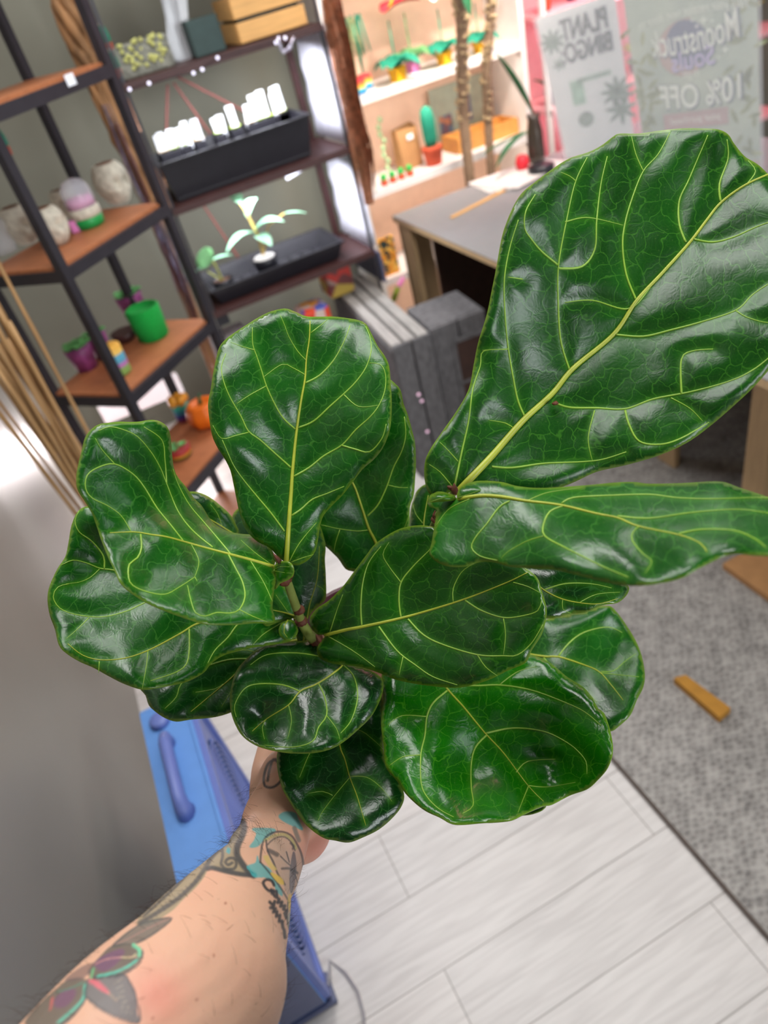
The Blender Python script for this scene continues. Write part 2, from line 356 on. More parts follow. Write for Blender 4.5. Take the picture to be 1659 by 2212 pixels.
skull(62, 525, 1.157, .054, .7, 'cream skull planter left of the left front post, behind the bamboo canes')
b = at(197, 488, z=1.157)
t = thing('lidded_jar', 'clear domed jar with a bright green base and pink contents on the second board', 'jar', (b[0], b[1], 1.157))
MB().lathe([(.034, 0), (.040, .004), (.042, .024), (.040, .026)]).build('green_base', mat('green_plastic', (24, 150, 72), .4), t, smooth=True)
MB().lathe([(.040, .026), (.043, .03), (.042, .05), (.038, .052)]).build('cream_band', M['stone'], t, smooth=True)
MB().lathe([(.037, .052), (.034, .075), (.02, .078)]).build('pink_contents', M['pink'], t, smooth=True)
MB().lathe([(.039, .052), (.041, .07), (.038, .10), (.026, .118), (.006, .124)]).build('dome', M['clear'], t, smooth=True)
b = at(15, 545, z=1.157)
t = tag(MB().lathe([(.03, 0), (.034, .02), (.03, .05), (.034, .07), (.02, .095), (.005, .1)], n=24, wob=.08, seed=3).build('glass_ornament', M['clear'], loc=(b[0], b[1], 1.157), smooth=True), 'crumpled clear glass ornament at the left end of the second board', 'ornament')
b = at(168, 500, z=1.157)
t = tag(MB().box(-.014, .014, -.014, .014, 0, .03, .004).build('pink_box', M['pink'], loc=(b[0], b[1], 1.157)), 'tiny pink box between the skull planters on the second board', 'box')

def succulents(parent, r, z, n, seed):
    rr = random.Random(seed); m = MB()
    for i in range(n):
        a = 2 * math.pi * i / n; c = (r * .6 * math.cos(a), r * .6 * math.sin(a), z)
        for k in range(9):
            a2 = k * 2.4; m.blade((c[0], c[1], c[2]), (math.cos(a2), math.sin(a2), 1.1 - k * .06), r * .62, r * .3, .25, .4, 4, th=.002)
    return m.build('succulent_leaves', M['midgreen'], parent, smooth=True)
def pot(name, label, px, py, z, prof, m, group=None, wob=0, flute=0):
    b = at(px, py, z=z); t = thing(name, label, 'plant pot', (b[0], b[1], z), 0, group)
    MB().lathe(prof, wob=wob, seed=px, flute=flute).build('pot_body', m, t, smooth=True); return t
t = pot('green_pot', 'bright green fuzzy pot with a ragged rim on the third board', 334, 728, .805, [(.040, 0), (.046, .004), (.050, .05), (.052, .095), (.046, .100), (.044, .09)], M['green_fuzz'], wob=.03)
ppu = mat('iridescent_purple', (150, 70, 130), .4, var=.4, scale=40)
t = pot('succulent_pot', 'purple pot of pale green succulents behind the bright green pot', 300, 690, .805, [(.03, 0), (.038, .05), (.043, .085), (.038, .088)], ppu, 'purple pots of succulents'); succulents(t, .045, .085, 5, 1)
t = pot('succulent_pot', 'purple pot of pale green succulents left of the left front post', 190, 795, .805, [(.03, 0), (.036, .04), (.040, .07), (.036, .072)], ppu, 'purple pots of succulents'); succulents(t, .042, .07, 5, 2)
t = pot('succulent_pot', 'small purple pot of succulents just behind the rainbow striped pot', 228, 770, .805, [(.024, 0), (.028, .04), (.032, .075), (.028, .078)], ppu, 'purple pots of succulents'); succulents(t, .034, .075, 4, 3)
t = pot('striped_pot', 'pastel rainbow striped pot on the third board beside the left front post', 264, 806, .805, [(.022, 0), (.029, .004), (.030, .085), (.027, .088)],
        stripes_mat('pastel_rainbow_stripes', [(150, 200, 110), (150, 200, 110), (196, 130, 200), (92, 170, 200), (92, 170, 200), (232, 190, 90), (232, 176, 70)], 0, .088))
MB().lathe([(.026, .086), (.02, .087)]).build('soil', M['soil'], t)
t = pot('ball_topped_pot', 'teal and blue banded pot with golden balls on top, on the lowest visible board', 402, 905, .45, [(.026, 0), (.030, .004), (.030, .065), (.026, .066)],
        stripes_mat('teal_bands', [(120, 40, 90), (60, 60, 160), (40, 140, 170), (60, 190, 170)], 0, .066))
m = MB()
for k in range(5): m.ball((.022 * math.cos(k * 1.256), .022 * math.sin(k * 1.256), .078), .017)
m.build('golden_balls', mat('gold_glaze', (232, 160, 40), .35, var=.2), t, smooth=True)
t = pot('pumpkin_pot', 'orange ribbed pumpkin pot beside the teal banded pot', 452, 915, .45, [(.03, 0), (.052, .012), (.060, .045), (.052, .078), (.036, .088), (.03, .08)], M['orange'], flute=.05)
MB().tube([(0, 0, .078), (.003, 0, .1), (.01, .003, .112)], [.008, .005, .004]).build('stem', M['darkgreen'], t, smooth=True)
t = pot('banded_dish', 'red, yellow and green banded dish on the lowest visible board behind the big left leaf', 392, 985, .45, [(.028, 0), (.036, .004), (.040, .035), (.034, .038)],
        stripes_mat('reggae_bands', [(60, 70, 40), (200, 150, 50), (180, 50, 40), (150, 40, 40)], 0, .038)); succulents(t, .03, .036, 3, 5)
t = pot('brown_bowl', 'dark brown bowl behind the pots on the third board', 275, 735, .805, [(.02, 0), (.034, .01), (.042, .03), (.038, .031)], M['maroon'])

# ------------------------------------------------------------------ bamboo canes in the corner
CN = ['leaning furthest left', 'tallest, rising past the skull planters', 'thin and pale', 'thick and orange-brown', 'beside the left shelf post']
for i in range(22):
    a = random.random() * 6.28; r0 = .045 * math.sqrt(random.random())
    bx, by = -.275 + r0 * math.cos(a) * 1.2, 1.90 + r0 * math.sin(a)
    tx, ty = bx + random.uniform(-.10, .04), by + random.uniform(-.02, .10); tz = random.uniform(1.0, 1.22)
    if i < 2: tx, ty, tz = bx + .04 * i, by + .03, 1.32 + .05 * i
    tx = max(tx, -.435)
    pts = [(bx + (tx - bx) * k / 12, by + (ty - by) * k / 12, tz * k / 12) for k in range(13)]
    rad = [random.uniform(.0042, .0062)] * 13
    m = MB().tube(pts, [r + (.0012 if k % 2 else 0) for k, r in enumerate(rad)], 8)
    o = m.build('bamboo_cane', M['bamboo'], origin=(bx, by, 0), smooth=True)
    tag(o, 'long bamboo cane in the bunch leaning in the corner beside the narrow shelf', 'bamboo cane', 'bamboo canes bunched in the corner')

# ------------------------------------------------------------------ bare branch beside the corner shelf
pts = [at(px, py, y=2.47) for px, py in ((130, -60), (150, 30), (190, 120), (222, 210), (262, 300), (298, 370), (326, 440), (362, 540), (410, 660), (455, 780))]
pts = [np.array(p) for p in pts]; last = np.array([pts[-1][0], 2.47, 0.0]); pts += [(pts[-1] + last) / 2, last]
rad = [.038, .042, .040, .028, .030, .026, .022, .020, .020, .020, .020, .022]
m = MB().tube(pts, [q_ * .7 for q_ in rad], 12)
for k in range(9):
    ph = k * .7; st = []; rr_ = []
    for i in range(len(pts) - 1):
        for u in range(4):
            f_ = u / 4; c = pts[i] * (1 - f_) + pts[i + 1] * f_; a = ph + (i + f_) * .55 + .3 * math.sin(i * 1.7 + k); w_ = rad[i] * (1 - f_) + rad[i + 1] * f_
            st.append(c + np.array([math.cos(a), math.sin(a), 0]) * w_ * .72); rr_.append(w_ * (.30 + .12 * math.sin(i * 2 + u + k)))
    m.tube(st, rr_, 7)
tag(m.build('driftwood_branch', M['bark'], origin=tuple(last), smooth=True), 'thick pale driftwood branch standing between the narrow shelf and the tray shelves', 'branch')
for px, py, L_, mm, lb in ((228, 225, .55, 'silver', 'silver'), (244, 270, .6, 'rosefoil', 'rose pink'), (352, 520, .45, 'rosefoil', 'rose pink'), (338, 470, .3, 'silver', 'silver')):
    p0 = at(px, py, y=2.435); m = MB()
    for k in range(5):
        o_ = [random.uniform(-.012, .012) for _ in range(3)]
        m.tube([(o_[0], o_[1], 0), (o_[0] * 1.5, o_[1], -L_ * .3), (o_[1], o_[0], -L_ * .6), (o_[0] * 2, o_[2], -L_)], [.004, .007, .005, .002], 5, flat=.3)
    where = 'upper' if py < 300 else 'lower'
    tag(m.build('foil_streamer', M[mm], loc=p0), f'{lb} foil streamer hanging beside the driftwood branch, {where} of the two {lb} ones', 'streamer', 'foil streamers')
for (px, py, d, h_, lb) in ((285, 250, 2.35, .085, 'above'), (350, 400, 2.3, .13, 'beside')):
    a0 = at(px - 8, py - 36 if lb == 'above' else py - 40, d=d); a1 = at(px + 12, py + 36 if lb == 'above' else py + 56, d=d)
    tag(MB().tube([a0, (a0 + a1) / 2, a1], [.012, .014, .012], 8, flat=.4).build('copper_strip', mat('peach_strip', (206, 150, 116), .6), origin=tuple(a0)), 'pale copper coloured strip hanging %s the second board by the right post' % lb, 'strip', 'pale copper strips')

# ------------------------------------------------------------------ middle shelves with trays
MX0, MX1, MY0, MY1 = .285, .925, 2.52, 2.84
mid = thing('plant_rack', 'maroon-brown plant rack of black trays against the grey back wall', 'shelf', ((MX0 + MX1) / 2, (MY0 + MY1) / 2, 0))
om = np.array([(MX0 + MX1) / 2, (MY0 + MY1) / 2, 0])
def bm_(mb, name, m, par=mid, **k): mb.v = [(a - om[0], b - om[1], c) for a, b, c in mb.v]; return mb.build(name, m, par, **k)
for x in (MX0, MX1 - .009):
    bm_(MB().box(x, x + .009, MY0, MY0 + .009, 0 if x < .6 else .555, 1.95), 'post', M['black_metal'])
    bm_(MB().box(x - .03 * (x > .6), x + .022 - .03 * (x > .6), MY1 - .022, MY1, 0, 1.95), 'post', M['maroon'])
for z in (.15, .705, 1.062, 1.42, 1.80):
    bm_(MB().box(MX0, MX1 if z > .5 else .62, MY0 - .004, MY1, z - .022, z), 'shelf_board', M['maroon'])
br = MB()
for x0, z0, x1, z1 in ((.46, 1.36, .33, 1.08), (.48, 1.36, .58, 1.08), (.49, 1.38, .82, 1.10), (.42, 1.02, .5, .72)):
    br.tube([(x0, MY1 - .004, z0), (x1, MY1 - .004, z1)], .004, 6)
bm_(br, 'brace_wires', mat('rust_wire', (130, 70, 64), .6))
# lace side curtain
def curtain(z0, z1, y0, y1, label):
    vs = []; n = 36
    for j in range(7):
        for i in range(n + 1):
            t_ = i / n; vs.append((MX1 + .004 + .010 * math.sin(t_ * 40 + j * .3) + (.006 if j % 2 else 0), y0 + (y1 - y0) * t_, z1 + (z0 - z1) * j / 6))
    fs = [(j * (n + 1) + i, j * (n + 1) + i + 1, (j + 1) * (n + 1) + i + 1, (j + 1) * (n + 1) + i) for j in range(6) for i in range(n)]
    m = MB().add(vs, fs); o = m.build('lace_panel', M['lace'], smooth=True)
    s = o.modifiers.new('thickness', 'SOLIDIFY'); s.thickness = .0015
    return tag(o, label, 'curtain', 'white lace panels on the rack side')
curtain(1.07, 1.41, MY0 + .014, MY1 - .005, 'white lace panel hanging at the right side of the rack, upper of two')
curtain(.71, 1.04, MY0 + .014, MY1 - .005, 'white lace panel hanging at the right side of the rack, lower of two')
tag(MB().box(.945, .955, MY0 + .02, MY1 - .02, .562, .68).build('grey_side_board', M['grey']), 'ribbed grey board at the right side of the rack below the lace panels', 'board')
# copper tinsel garland
m = MB(); gp = [at(706, -60, y=2.5), at(722, 40, y=2.5), at(742, 140, y=2.5), at(762, 240, y=2.5), at(782, 330, y=2.5), at(798, 440, y=2.5)]; gw = [.03, .034, .030, .026, .034, .022]
m.tube(gp, [g * .75 for g in gw], 12)
for k in range(150):
    a = random.random() * 6.28; s0 = random.random() * 3.2; pts = []
    for q in range(5):
        u = min(4.999, s0 + q * .42); i_ = int(u); f_ = u - i_; c = gp[i_] * (1 - f_) + gp[i_ + 1] * f_; wv = gw[i_] * (1 - f_) + gw[i_ + 1] * f_
        aa = a + q * .25; pts.append(c + wv * (.8 + .1 * q) * np.array([math.cos(aa), math.sin(aa), 0]))
    m.tube(pts, [.003, .005, .005, .004, .0015], 4, flat=.4)
tag(m.build('tinsel_garland', M['copper']), 'bushy copper tinsel garland hanging at the right corner of the rack', 'garland')

def tray(name, label, x0, x1, y0, y1, z0, z1):
    t = thing(name, label, 'tray', ((x0 + x1) / 2, (y0 + y1) / 2, z0)); hx, hy, h = (x1 - x0) / 2, (y1 - y0) / 2, z1 - z0
    def ring(ix, z): return [(-hx + ix, -hy + ix, z), (hx - ix, -hy + ix, z), (hx - ix, hy - ix, z), (-hx + ix, hy - ix, z)]
    R = [ring(.022, 0), ring(0, h), ring(-.008, h), ring(-.008, h + .004), ring(.004, h + .004), ring(.028, .008)]
    vs = sum(R, []); fs = [(3, 2, 1, 0)]
    for i in range(5):
        for k in range(4): fs.append((i * 4 + k, i * 4 + (k + 1) % 4, (i + 1) * 4 + (k + 1) % 4, (i + 1) * 4 + k))
    fs.append((20, 21, 22, 23)); MB().add(vs, fs).build('tray_shell', M['blackp'], t)
    m = MB()
    for x in np.arange(-hx + .05, hx - .04, .05): m.box(x - .004, x + .004, -hy + .03, hy - .03, .008, .014)
    m.build('tray_ribs', M['blackp'], t); return t
tray('seedling_tray', 'deep black nursery tray of small tagged succulents on the middle rack board', .30, .82, 2.55, 2.78, 1.065, 1.185)
tray('seedling_tray', 'shallow black tray holding two potted plants on the lower rack board', .31, .82, 2.54, 2.78, .708, .765)
bx0 = MB().box(.32, .80, 2.57, 2.76, 1.072, 1.135)
tag(bx0.build('pot_carrier', M['blackp']), 'black insert inside the deep nursery tray', 'tray insert')
# little pots with white tags
spots = [(355, 330), (375, 322), (400, 315), (425, 303), (470, 288), (500, 276), (525, 262), (545, 256), (565, 250), (590, 243), (612, 236), (635, 228)]
for i, (px, py) in enumerate(spots):
    zt = 1.185; b = at(px, py, z=zt); bx, by = float(np.clip(b[0], .34, .79)), float(np.clip(b[1], 2.585, 2.745))
    t = thing('tiny_succulent', 'tiny succulent in a square black pot in the deep nursery tray', 'succulent', (bx, by, 1.135), 0, 'tiny succulents in the deep tray')
    MB().box(-.019, .019, -.019, .019, 0, .052, .002).build('nursery_pot', M['blackp'], t)
    m = MB()
    for k in range(9): a2 = k * 2.4; m.blade((0, 0, .05), (math.cos(a2), math.sin(a2), .7), .026, .014, .2, .3, 4, th=.002)
    m.build('leaves', M['lime'] if i % 3 else M['husk'], t, smooth=True)
    for k in range(2):
        g = MB().box(-.012, .012, -.0006, .0006, 0, .062 + .02 * random.random() + (.015 if i > 6 else 0), 0)
        o = g.build('plant_tag', M['tag'], loc=(bx + random.uniform(-.014, .014), by + random.uniform(-.012, .012), 1.175)); o.rotation_euler = (random.uniform(-.15, .15), random.uniform(-.1, .1), random.uniform(-.4, .4))
        tag(o, 'white plastic plant tag standing in the deep nursery tray', 'plant tag', 'white tags in the deep tray')
# string of pearls vine
t = thing('trailing_vine', 'lime green jointed vine arching up from the deep nursery tray to the board above', 'plant', at(357, 265, d=2.75))
vp = [at(357, 275, d=2.75), at(352, 230, d=2.76), at(356, 195, d=2.77), at(372, 172, d=2.78), at(400, 155, d=2.79)]
m = MB(); o0 = np.array(t.location)
for i in range(22):
    s = i / 21 * 4; k = min(3, int(s)); c = vp[k] + (vp[k + 1] - vp[k]) * (s - k) - o0
    m.ball(c, .010, (1, .6, 1.1), 1)
m.build('vine_segments', M['lime'], t, smooth=True)
# plants in the lower tray
b = at(605, 578, z=.80)
t = thing('variegated_plant', 'tall pale variegated plant in a pot in the shallow tray', 'potted plant', (b[0], 2.62, .716))
MB().lathe([(.034, 0), (.042, .05), (.046, .07), (.042, .074), (.04, .066)]).build('pot', M['blackp'], t, smooth=True)
MB().lathe([(.041, .070), (.035, .076), (.01, .08)], wob=.08).build('white_pebbles', M['white'], t, smooth=True)
m = MB().tube([(0, 0, .07), (.004, 0, .15), (-.01, 0, .24), (-.03, .0, .31)], [.006, .005, .004, .003]); m.tube([(0, 0, .08), (.05, 0, .17), (.12, 0, .19)], [.004, .003, .002]); m.build('stems', mat('tan_stem', (200, 170, 90), .6), t, smooth=True)
m = MB(); m.blade((0, 0, .17), (.7, -.3, .5), .13, .065, .5, .3); m.blade((0, 0, .16), (-.9, -.2, .5), .15, .05, .6, .3); m.blade((-.02, 0, .27), (-.3, -.4, .8), .10, .05, .3, .2)
m.blade((-.01, 0, .22), (.5, .2, .9), .12, .06, .5, .3); m.blade((-.03, 0, .3), (.5, -.1, 1), .09, .045, .2, .2); m.blade((.12, 0, .19), (1, -.1, -.1), .08, .02, .2, .2); m.blade((0, 0, .15), (.2, -1, .3), .1, .05, .5, .3)
m.build('leaves', M['mint'], t, smooth=True); MB().blade((-.05, 0, .31), (-.6, 0, .5), .04, .025, .1, .2).build('yellow_leaf', mat('yellow_leaf', (225, 205, 30), .5), t, smooth=True)
b = at(490, 615, z=.78)
t = thing('round_leaf_plant', 'small plant with one round pale leaf in a black pot, left in the shallow tray', 'potted plant', (.37, 2.61, .716))
MB().lathe([(.030, 0), (.038, .045), (.040, .055), (.034, .058), (.034, .05)]).build('pot', M['blackp'], t, smooth=True)
MB().lathe([(.034, .05), (.02, .054)]).build('soil', M['soil'], t)
MB().tube([(0, 0, .05), (-.005, 0, .11), (-.012, 0, .14)], [.005, .004, .003]).tube([(0, 0, .05), (-.04, 0, .10)], [.004, .003]).build('stems', mat('pale_stem', (190, 196, 110), .5), t, smooth=True)
m = MB().blade((-.045, -.01, .115), (.4, .1, 1), .07, .065, 0, .15, shape=lambda t_: math.sqrt(max(0.02, 1 - (2 * t_ - 1) ** 2)), side=(1, 0, 0)); m.build('round_leaf', M['palegreen'], t, smooth=True)
m = MB().blade((-.01, 0, .13), (1, 0, .1), .075, .03, .2, .2); m.blade((-.02, 0, .12), (-1, 0, .15), .08, .03, .4, .2); m.build('side_leaves', M['mint'], t, smooth=True)

# top board of the rack
def on(px, py, z): b = at(px, py, z=z); return b
b = at(318, 150, y=2.62); t = thing('wire_basket', 'pale grey basket with dried yellow sprigs on the upper rack board', 'basket', (b[0], 2.64, 1.42))
MB().box(-.085, .085, -.05, .05, 0, .085, .006).build('basket_body', mat('grey_basket', (128, 128, 118), .8, var=.5, scale=90, bump=.5), t)
m = MB(); [m.ball((random.uniform(-.06, .07), random.uniform(-.056, -.045), random.uniform(.02, .09)), .007, sub=1) for _ in range(45)]; m.build('yellow_sprigs', mat('dried_yellow', (196, 196, 120), .8), t)
b = at(402, 118, y=2.66)
t = thing('plastic_sheets', 'tall crumpled clear plastic sheets on the upper rack board', 'plastic sheet', (b[0], 2.68, 1.42))
for k in range(3):
    o = MB().box(-.035, .035, -.002, .002, 0, .26 - .03 * k, .001).build('sheet', M['clear'], t, loc=(k * .02 - .02, k * .02, 0)); o.rotation_euler = (.1 * k, .3 - .25 * k, .5 * k)
b = at(450, 108, y=2.62)
tag(MB().box(-.05, .05, -.035, .035, 0, .095, .004).build('dark_green_box', M['slate'], loc=(b[0], 2.62, 1.42)), 'dark grey-green card box beside the slatted crate on the upper rack board', 'box')
c0 = at(520, 88, y=2.55); c1 = at(665, 48, y=2.55)
t = thing('slatted_crate', 'light pine slatted crate with dark trays inside on the upper rack board', 'crate', ((c0[0] + c1[0]) / 2, 2.66, 1.42)); hw = (c1[0] - c0[0]) / 2
for k in range(4):
    z0 = .004 + k * .062
    m = MB().box(-hw, hw, -.11, -.10, z0, z0 + .052, .002); m.build('slat', M['lightwood'], t)
    MB().box(-hw, hw, .10, .11, z0, z0 + .052, .002).build('slat', M['lightwood'], t)
    MB().box(-hw - .001, -hw + .009, -.1, .1, z0, z0 + .052).build('slat', M['lightwood'], t); MB().box(hw - .009, hw + .001, -.1, .1, z0, z0 + .052).build('slat', M['lightwood'], t)
MB().box(-hw + .012, hw - .012, -.09, .09, .004, .09).build('dark_lining', M['slate'], t)
tag(MB().box(-.06, .06, -.01, .01, 0, .1, .003).build('blue_card', mat('blue_card', (50, 130, 190), .5), loc=((c0[0] + c1[0]) / 2 + .07, 2.57, 1.515)), 'bright blue card showing between the crate slats', 'card')
tag(MB().box(-.045, .045, -.006, .006, 0, .14, .003).build('dark_card', M['slate'], loc=((c0[0] + c1[0]) / 2 - .0, 2.53, 1.58)), 'dark green card hung over the front of the slatted crate', 'card')
m = MB(); m.tube([at(600, 78, y=2.5), at(604, 100, y=2.5), at(612, 113, y=2.5), at(625, 104, y=2.5), at(634, 80, y=2.5)], .006)
tag(m.build('hanging_loop', M['silver'], smooth=True), 'silvery loop hanging under the upper rack board', 'loop')
fl = thing('fairy_light_string', 'string of tiny fairy lights along the front of the upper rack board', 'string lights', (.6, 2.50, 1.41)); fo_ = np.array([.6, 2.50, 1.41])
bp_ = [at(px, py, y=2.505) - fo_ for px, py in ((280, 193), (322, 180), (418, 158), (437, 150), (470, 125), (596, 92), (616, 82))]
MB().tube(bp_, .0012, 5).build('wire', M['blackp'], fl)
for p in bp_: MB().ball(p, .005).build('light_bulb', mat('fairy_bulb', (230, 226, 255), .3, emit=1.2), fl, smooth=True)
tag(MB().tube([at(618, 385, y=2.7), at(675, 350, y=2.7)], .008, 8).build('tube_lamp', mat('grow_tube', (225, 225, 245), .4, emit=.6), smooth=True), 'thin white tube lamp under the middle rack board', 'lamp')
# under the rack
def bin_(name, px, py, w_, h_, m, label, cat, y=2.6, z=.15):
    b = at(px, py, y=y); o = MB().box(-w_ / 2, w_ / 2, -.06, .06, 0, h_, .006).build(name, m, loc=(b[0], y, z)); return tag(o, label, cat)
bin_('storage_bin', 490, 740, .17, .44, mat('pale_grey_bin', (176, 168, 172), .6), 'tall pale grey bin with a black mark under the rack', 'bin')
tag(MB().box(-.02, .02, -.002, .002, -.02, .02).build('bin_mark', M['blackp'], loc=(at(483, 690, y=2.535)[0], 2.536, at(483, 690, y=2.535)[2])), 'small black sticker on the pale grey bin under the rack', 'sticker')
t = bin_('purple_tub', 575, 690, .20, .34, M['purple'], 'dark purple tub under the rack behind the centre leaf', 'tub')
bin_('patterned_box', 672, 660, .10, .43, patch_mat('bright_print', [(220, 70, 40), (230, 150, 60), (210, 190, 180), (80, 90, 170), (200, 160, 150)], 28), 'tall box with a bright orange and red print under the rack', 'box', y=2.56)
bin_('patterned_box', 735, 640, .10, .11, patch_mat('bright_print_2', [(200, 60, 50), (190, 160, 70), (120, 60, 60), (170, 140, 130)], 24), 'low box with a red and olive print on the far end of the slatted crate', 'box', y=2.66, z=.553)

# ------------------------------------------------------------------ white shelf unit
WX0, WX1, WY0, WY1 = 1.05, 1.87, 2.86, 3.13
wu = thing('white_bookcase', 'white open bookcase of paper plants and cacti behind the desk', 'bookcase', ((WX0 + WX1) / 2, 3.0, 0)); ow = (( WX0 + WX1) / 2, 3.0)
def bw(mb, name, m): mb.v = [(a - ow[0], b - ow[1], c) for a, b, c in mb.v]; return mb.build(name, m, wu)
bw(MB().box(WX0, WX0 + .02, WY0, WY1, 0, 1.9), 'side_panel', M['white']); bw(MB().box(WX1 - .022, WX1, WY0, WY1, 0, 1.9), 'side_panel', M['white'])
bw(MB().box(WX0, WX1, WY1 - .01, WY1, 0, 1.9), 'back_panel', M['peach'])
for z in (.08, .44, .802, 1.138, 1.48, 1.88): bw(MB().box(WX0 + .02, WX1 - .022, WY0, WY1 - .01, z - .03, z), 'shelf_board', M['white'])
def paper_plant(px, py, z, ml, mp, r, h, label, flower=None, lean=0, y=2.93):
    b = at(px, py, y=y); t = thing('paper_plant', label, 'paper plant', (b[0], y, z), .3)
    s = r * .8; m = MB().add([(-s, -s, 0), (s, -s, 0), (s, s, 0), (-s, s, 0), (-r, -r, r * 1.9), (r, -r, r * 1.9), (r, r, r * 1.9), (-r, r, r * 1.9)], [(3, 2, 1, 0), (0, 1, 5, 4), (1, 2, 6, 5), (2, 3, 7, 6), (3, 0, 4, 7), (4, 5, 6, 7)])
    m.build('cube_pot', mp, t)
    m = MB()
    for k in range(5): m.blade((0, 0, r * 1.8), (math.cos(k * 1.5 + 3.6) * .7, math.sin(k * 1.5 + 3.6), .9), h, h * .8, .7, .3, side=None, shape=lambda t_: (1 - t_) ** .6 * min(1, t_ * 5 + .3))
    m.tube([(0, 0, r * 1.5), (0, 0, r * 1.8 + h)], .003); m.build('paper_leaves', ml, t, smooth=True)
    if flower:
        m = MB().blade((-.03, -.02, r * 1.8 + h * 1.2), (1, -.3, .35), .16, .14, .3, .3, shape=lambda t_: (1 - t_) ** .5 * min(1, t_ * 4 + .4)); m.build('paper_flower', flower, t, smooth=True)
        MB().tube([(0, -.01, r * 1.8 + h * 1.2), (.02, -.03, r * 1.8 + h * 1.45)], .004).build('flower_spike', M['yellow'], t)
    return t
wp = mat('white_paper', (236, 236, 230), .6, var=.04)
paper_plant(862, 175, 1.138, M['tealpaper'], M['yellow'], .026, .15, 'paper anthurium with a red flower in a yellow cube pot', M['red'], y=2.90)
paper_plant(894, 155, 1.138, M['palegreen'], M['pink'], .022, .16, 'white and green paper plant in a pink cube pot', wp, y=2.98)
paper_plant(962, 140, 1.138, M['tealpaper'], M['yellow'], .024, .14, 'teal paper plant with a white flower in the middle one of three yellow pots', wp, y=2.92)
paper_plant(1037, 112, 1.138, M['tealpaper'], M['yellow'], .020, .13, 'teal paper plant with a pale pink flower in the rightmost yellow cube pot', M['pink'], y=2.92)
rainbow = stripes_mat('rainbow_bands', [(40, 110, 170), (60, 170, 190), (240, 190, 60), (236, 120, 50), (216, 50, 60)], 0, .05)
for px, py, lb in ((772, 195, 'small rainbow banded cube pot with trailing strings at the left end of the bookcase'), (800, 178, 'rainbow banded cube pot behind the first, beneath the hanging teal fronds')):
    b = at(px, py, y=2.92); yy = 2.90 if px < 790 else 2.97
    t = thing('rainbow_pot', lb, 'paper plant', (b[0], yy, 1.138)); MB().box(-.021, .021, -.021, .021, 0, .05, .002).build('cube_pot', rainbow, t)
    m = MB()
    for k in range(9):
        a = k * .7; m.tube([(0, 0, .05), (.012 * math.cos(a), .012 * math.sin(a), .20), (.03 * math.cos(a), .03 * math.sin(a), .24), (.045 * math.cos(a), .045 * math.sin(a), .12)], [.003, .003, .004, .003], 5)
    m.build('trailing_fronds', M['tealpaper'] if px > 790 else mat('dried_pale_green', (150, 160, 110), .8, var=.4, scale=80), t, smooth=True)
# level 2
b = at(940, 335, y=2.90); t = thing('cactus_figure', 'tall teal ribbed toy cactus in a red-orange pot', 'toy cactus', (b[0], 2.92, .802))
MB().lathe([(.032, 0), (.040, .055), (.043, .058), (.043, .07), (.036, .072)]).build('pot', M['terracotta'], t, smooth=True)
MB().lathe([(.020, .07), (.026, .10), (.027, .17), (.022, .205), (.008, .22)], n=48, flute=.1).build('cactus_body', M['tealpaper'], t, smooth=True)
for i in range(4):
    b = at(828 + i * 18, 382 - i * 9, y=2.885); t = thing('mini_cactus', 'mini felt cactus in a terracotta cube, %s of four' % ['leftmost', 'second from the left', 'third from the left', 'rightmost'][i], 'toy cactus', (b[0], 2.885, .802), 0, 'row of four mini cacti')
    MB().box(-.012, .012, -.012, .012, 0, .020, .002).build('cube_pot', M['terracotta'], t); MB().ball((0, 0, .030), .0135, (1, 1, 1.1)).build('cactus_ball', mat('felt_green', (70, 190, 90), .9), t, smooth=True)
b = at(885, 330, y=2.98); t = thing('paper_bag', 'brown kraft paper bag standing on the second bookcase board', 'bag', (b[0], 3.0, .802), .2)
MB().add([(-.05, -.03, 0), (.05, -.03, 0), (.05, .03, 0), (-.05, .03, 0), (-.055, -.02, .16), (.052, -.022, .15), (.05, .02, .165), (-.052, .02, .155)], [(3, 2, 1, 0), (0, 1, 5, 4), (1, 2, 6, 5), (2, 3, 7, 6), (3, 0, 4, 7)]).build('bag_body', M['kraft'], t)
MB().box(-.01, .02, -.031, -.028, .11, .13).build('white_label', M['tag'], t)
b = at(985, 280, y=3.08); t = thing('framed_print', 'glass framed print leaning at the back of the second bookcase board', 'picture frame', (b[0], 3.09, .80))
MB().box(-.10, .18, -.004, .004, 0, .24).build('glass', mat('grey_glass', (160, 168, 150), .2), t)
MB().box(-.07, -.01, -.007, -.004, .03, .13).build('print', patch_mat('photo_print', [(120, 90, 100), (90, 110, 130), (180, 120, 90), (60, 60, 70)], 40), t); MB().box(.03, .09, -.007, -.004, .08, .18).build('print', M['grey'], t)
b = at(1090, 290, y=2.95); t = thing('wooden_box', 'long open golden wooden box at the right of the second bookcase board', 'box', (1.69, 2.99, .802))
for x0, x1, y0, y1 in ((-.15, .15, -.07, -.06), (-.15, .15, .06, .07), (-.15, -.14, -.06, .06), (.14, .15, -.06, .06)): MB().box(x0, x1, y0, y1, 0, .06).build('box_side', mat('golden_box', (206, 142, 70), .6), t)
MB().box(-.14, .14, -.06, .06, 0, .008).build('box_floor', M['kraft'], t)
m = MB()
for k in range(8): m.ball((.008 * math.sin(k * 2), 0, .03 + k * .026), .011, (1, 1, 1.3), 1)
b = at(838, 345, y=2.98); tag(m.build('hanging_beads', mat('pale_beads', (170, 200, 150), .6), loc=(b[0], 3.0, .802)), 'pale green trailing strand standing beside the paper bag', 'ornament')
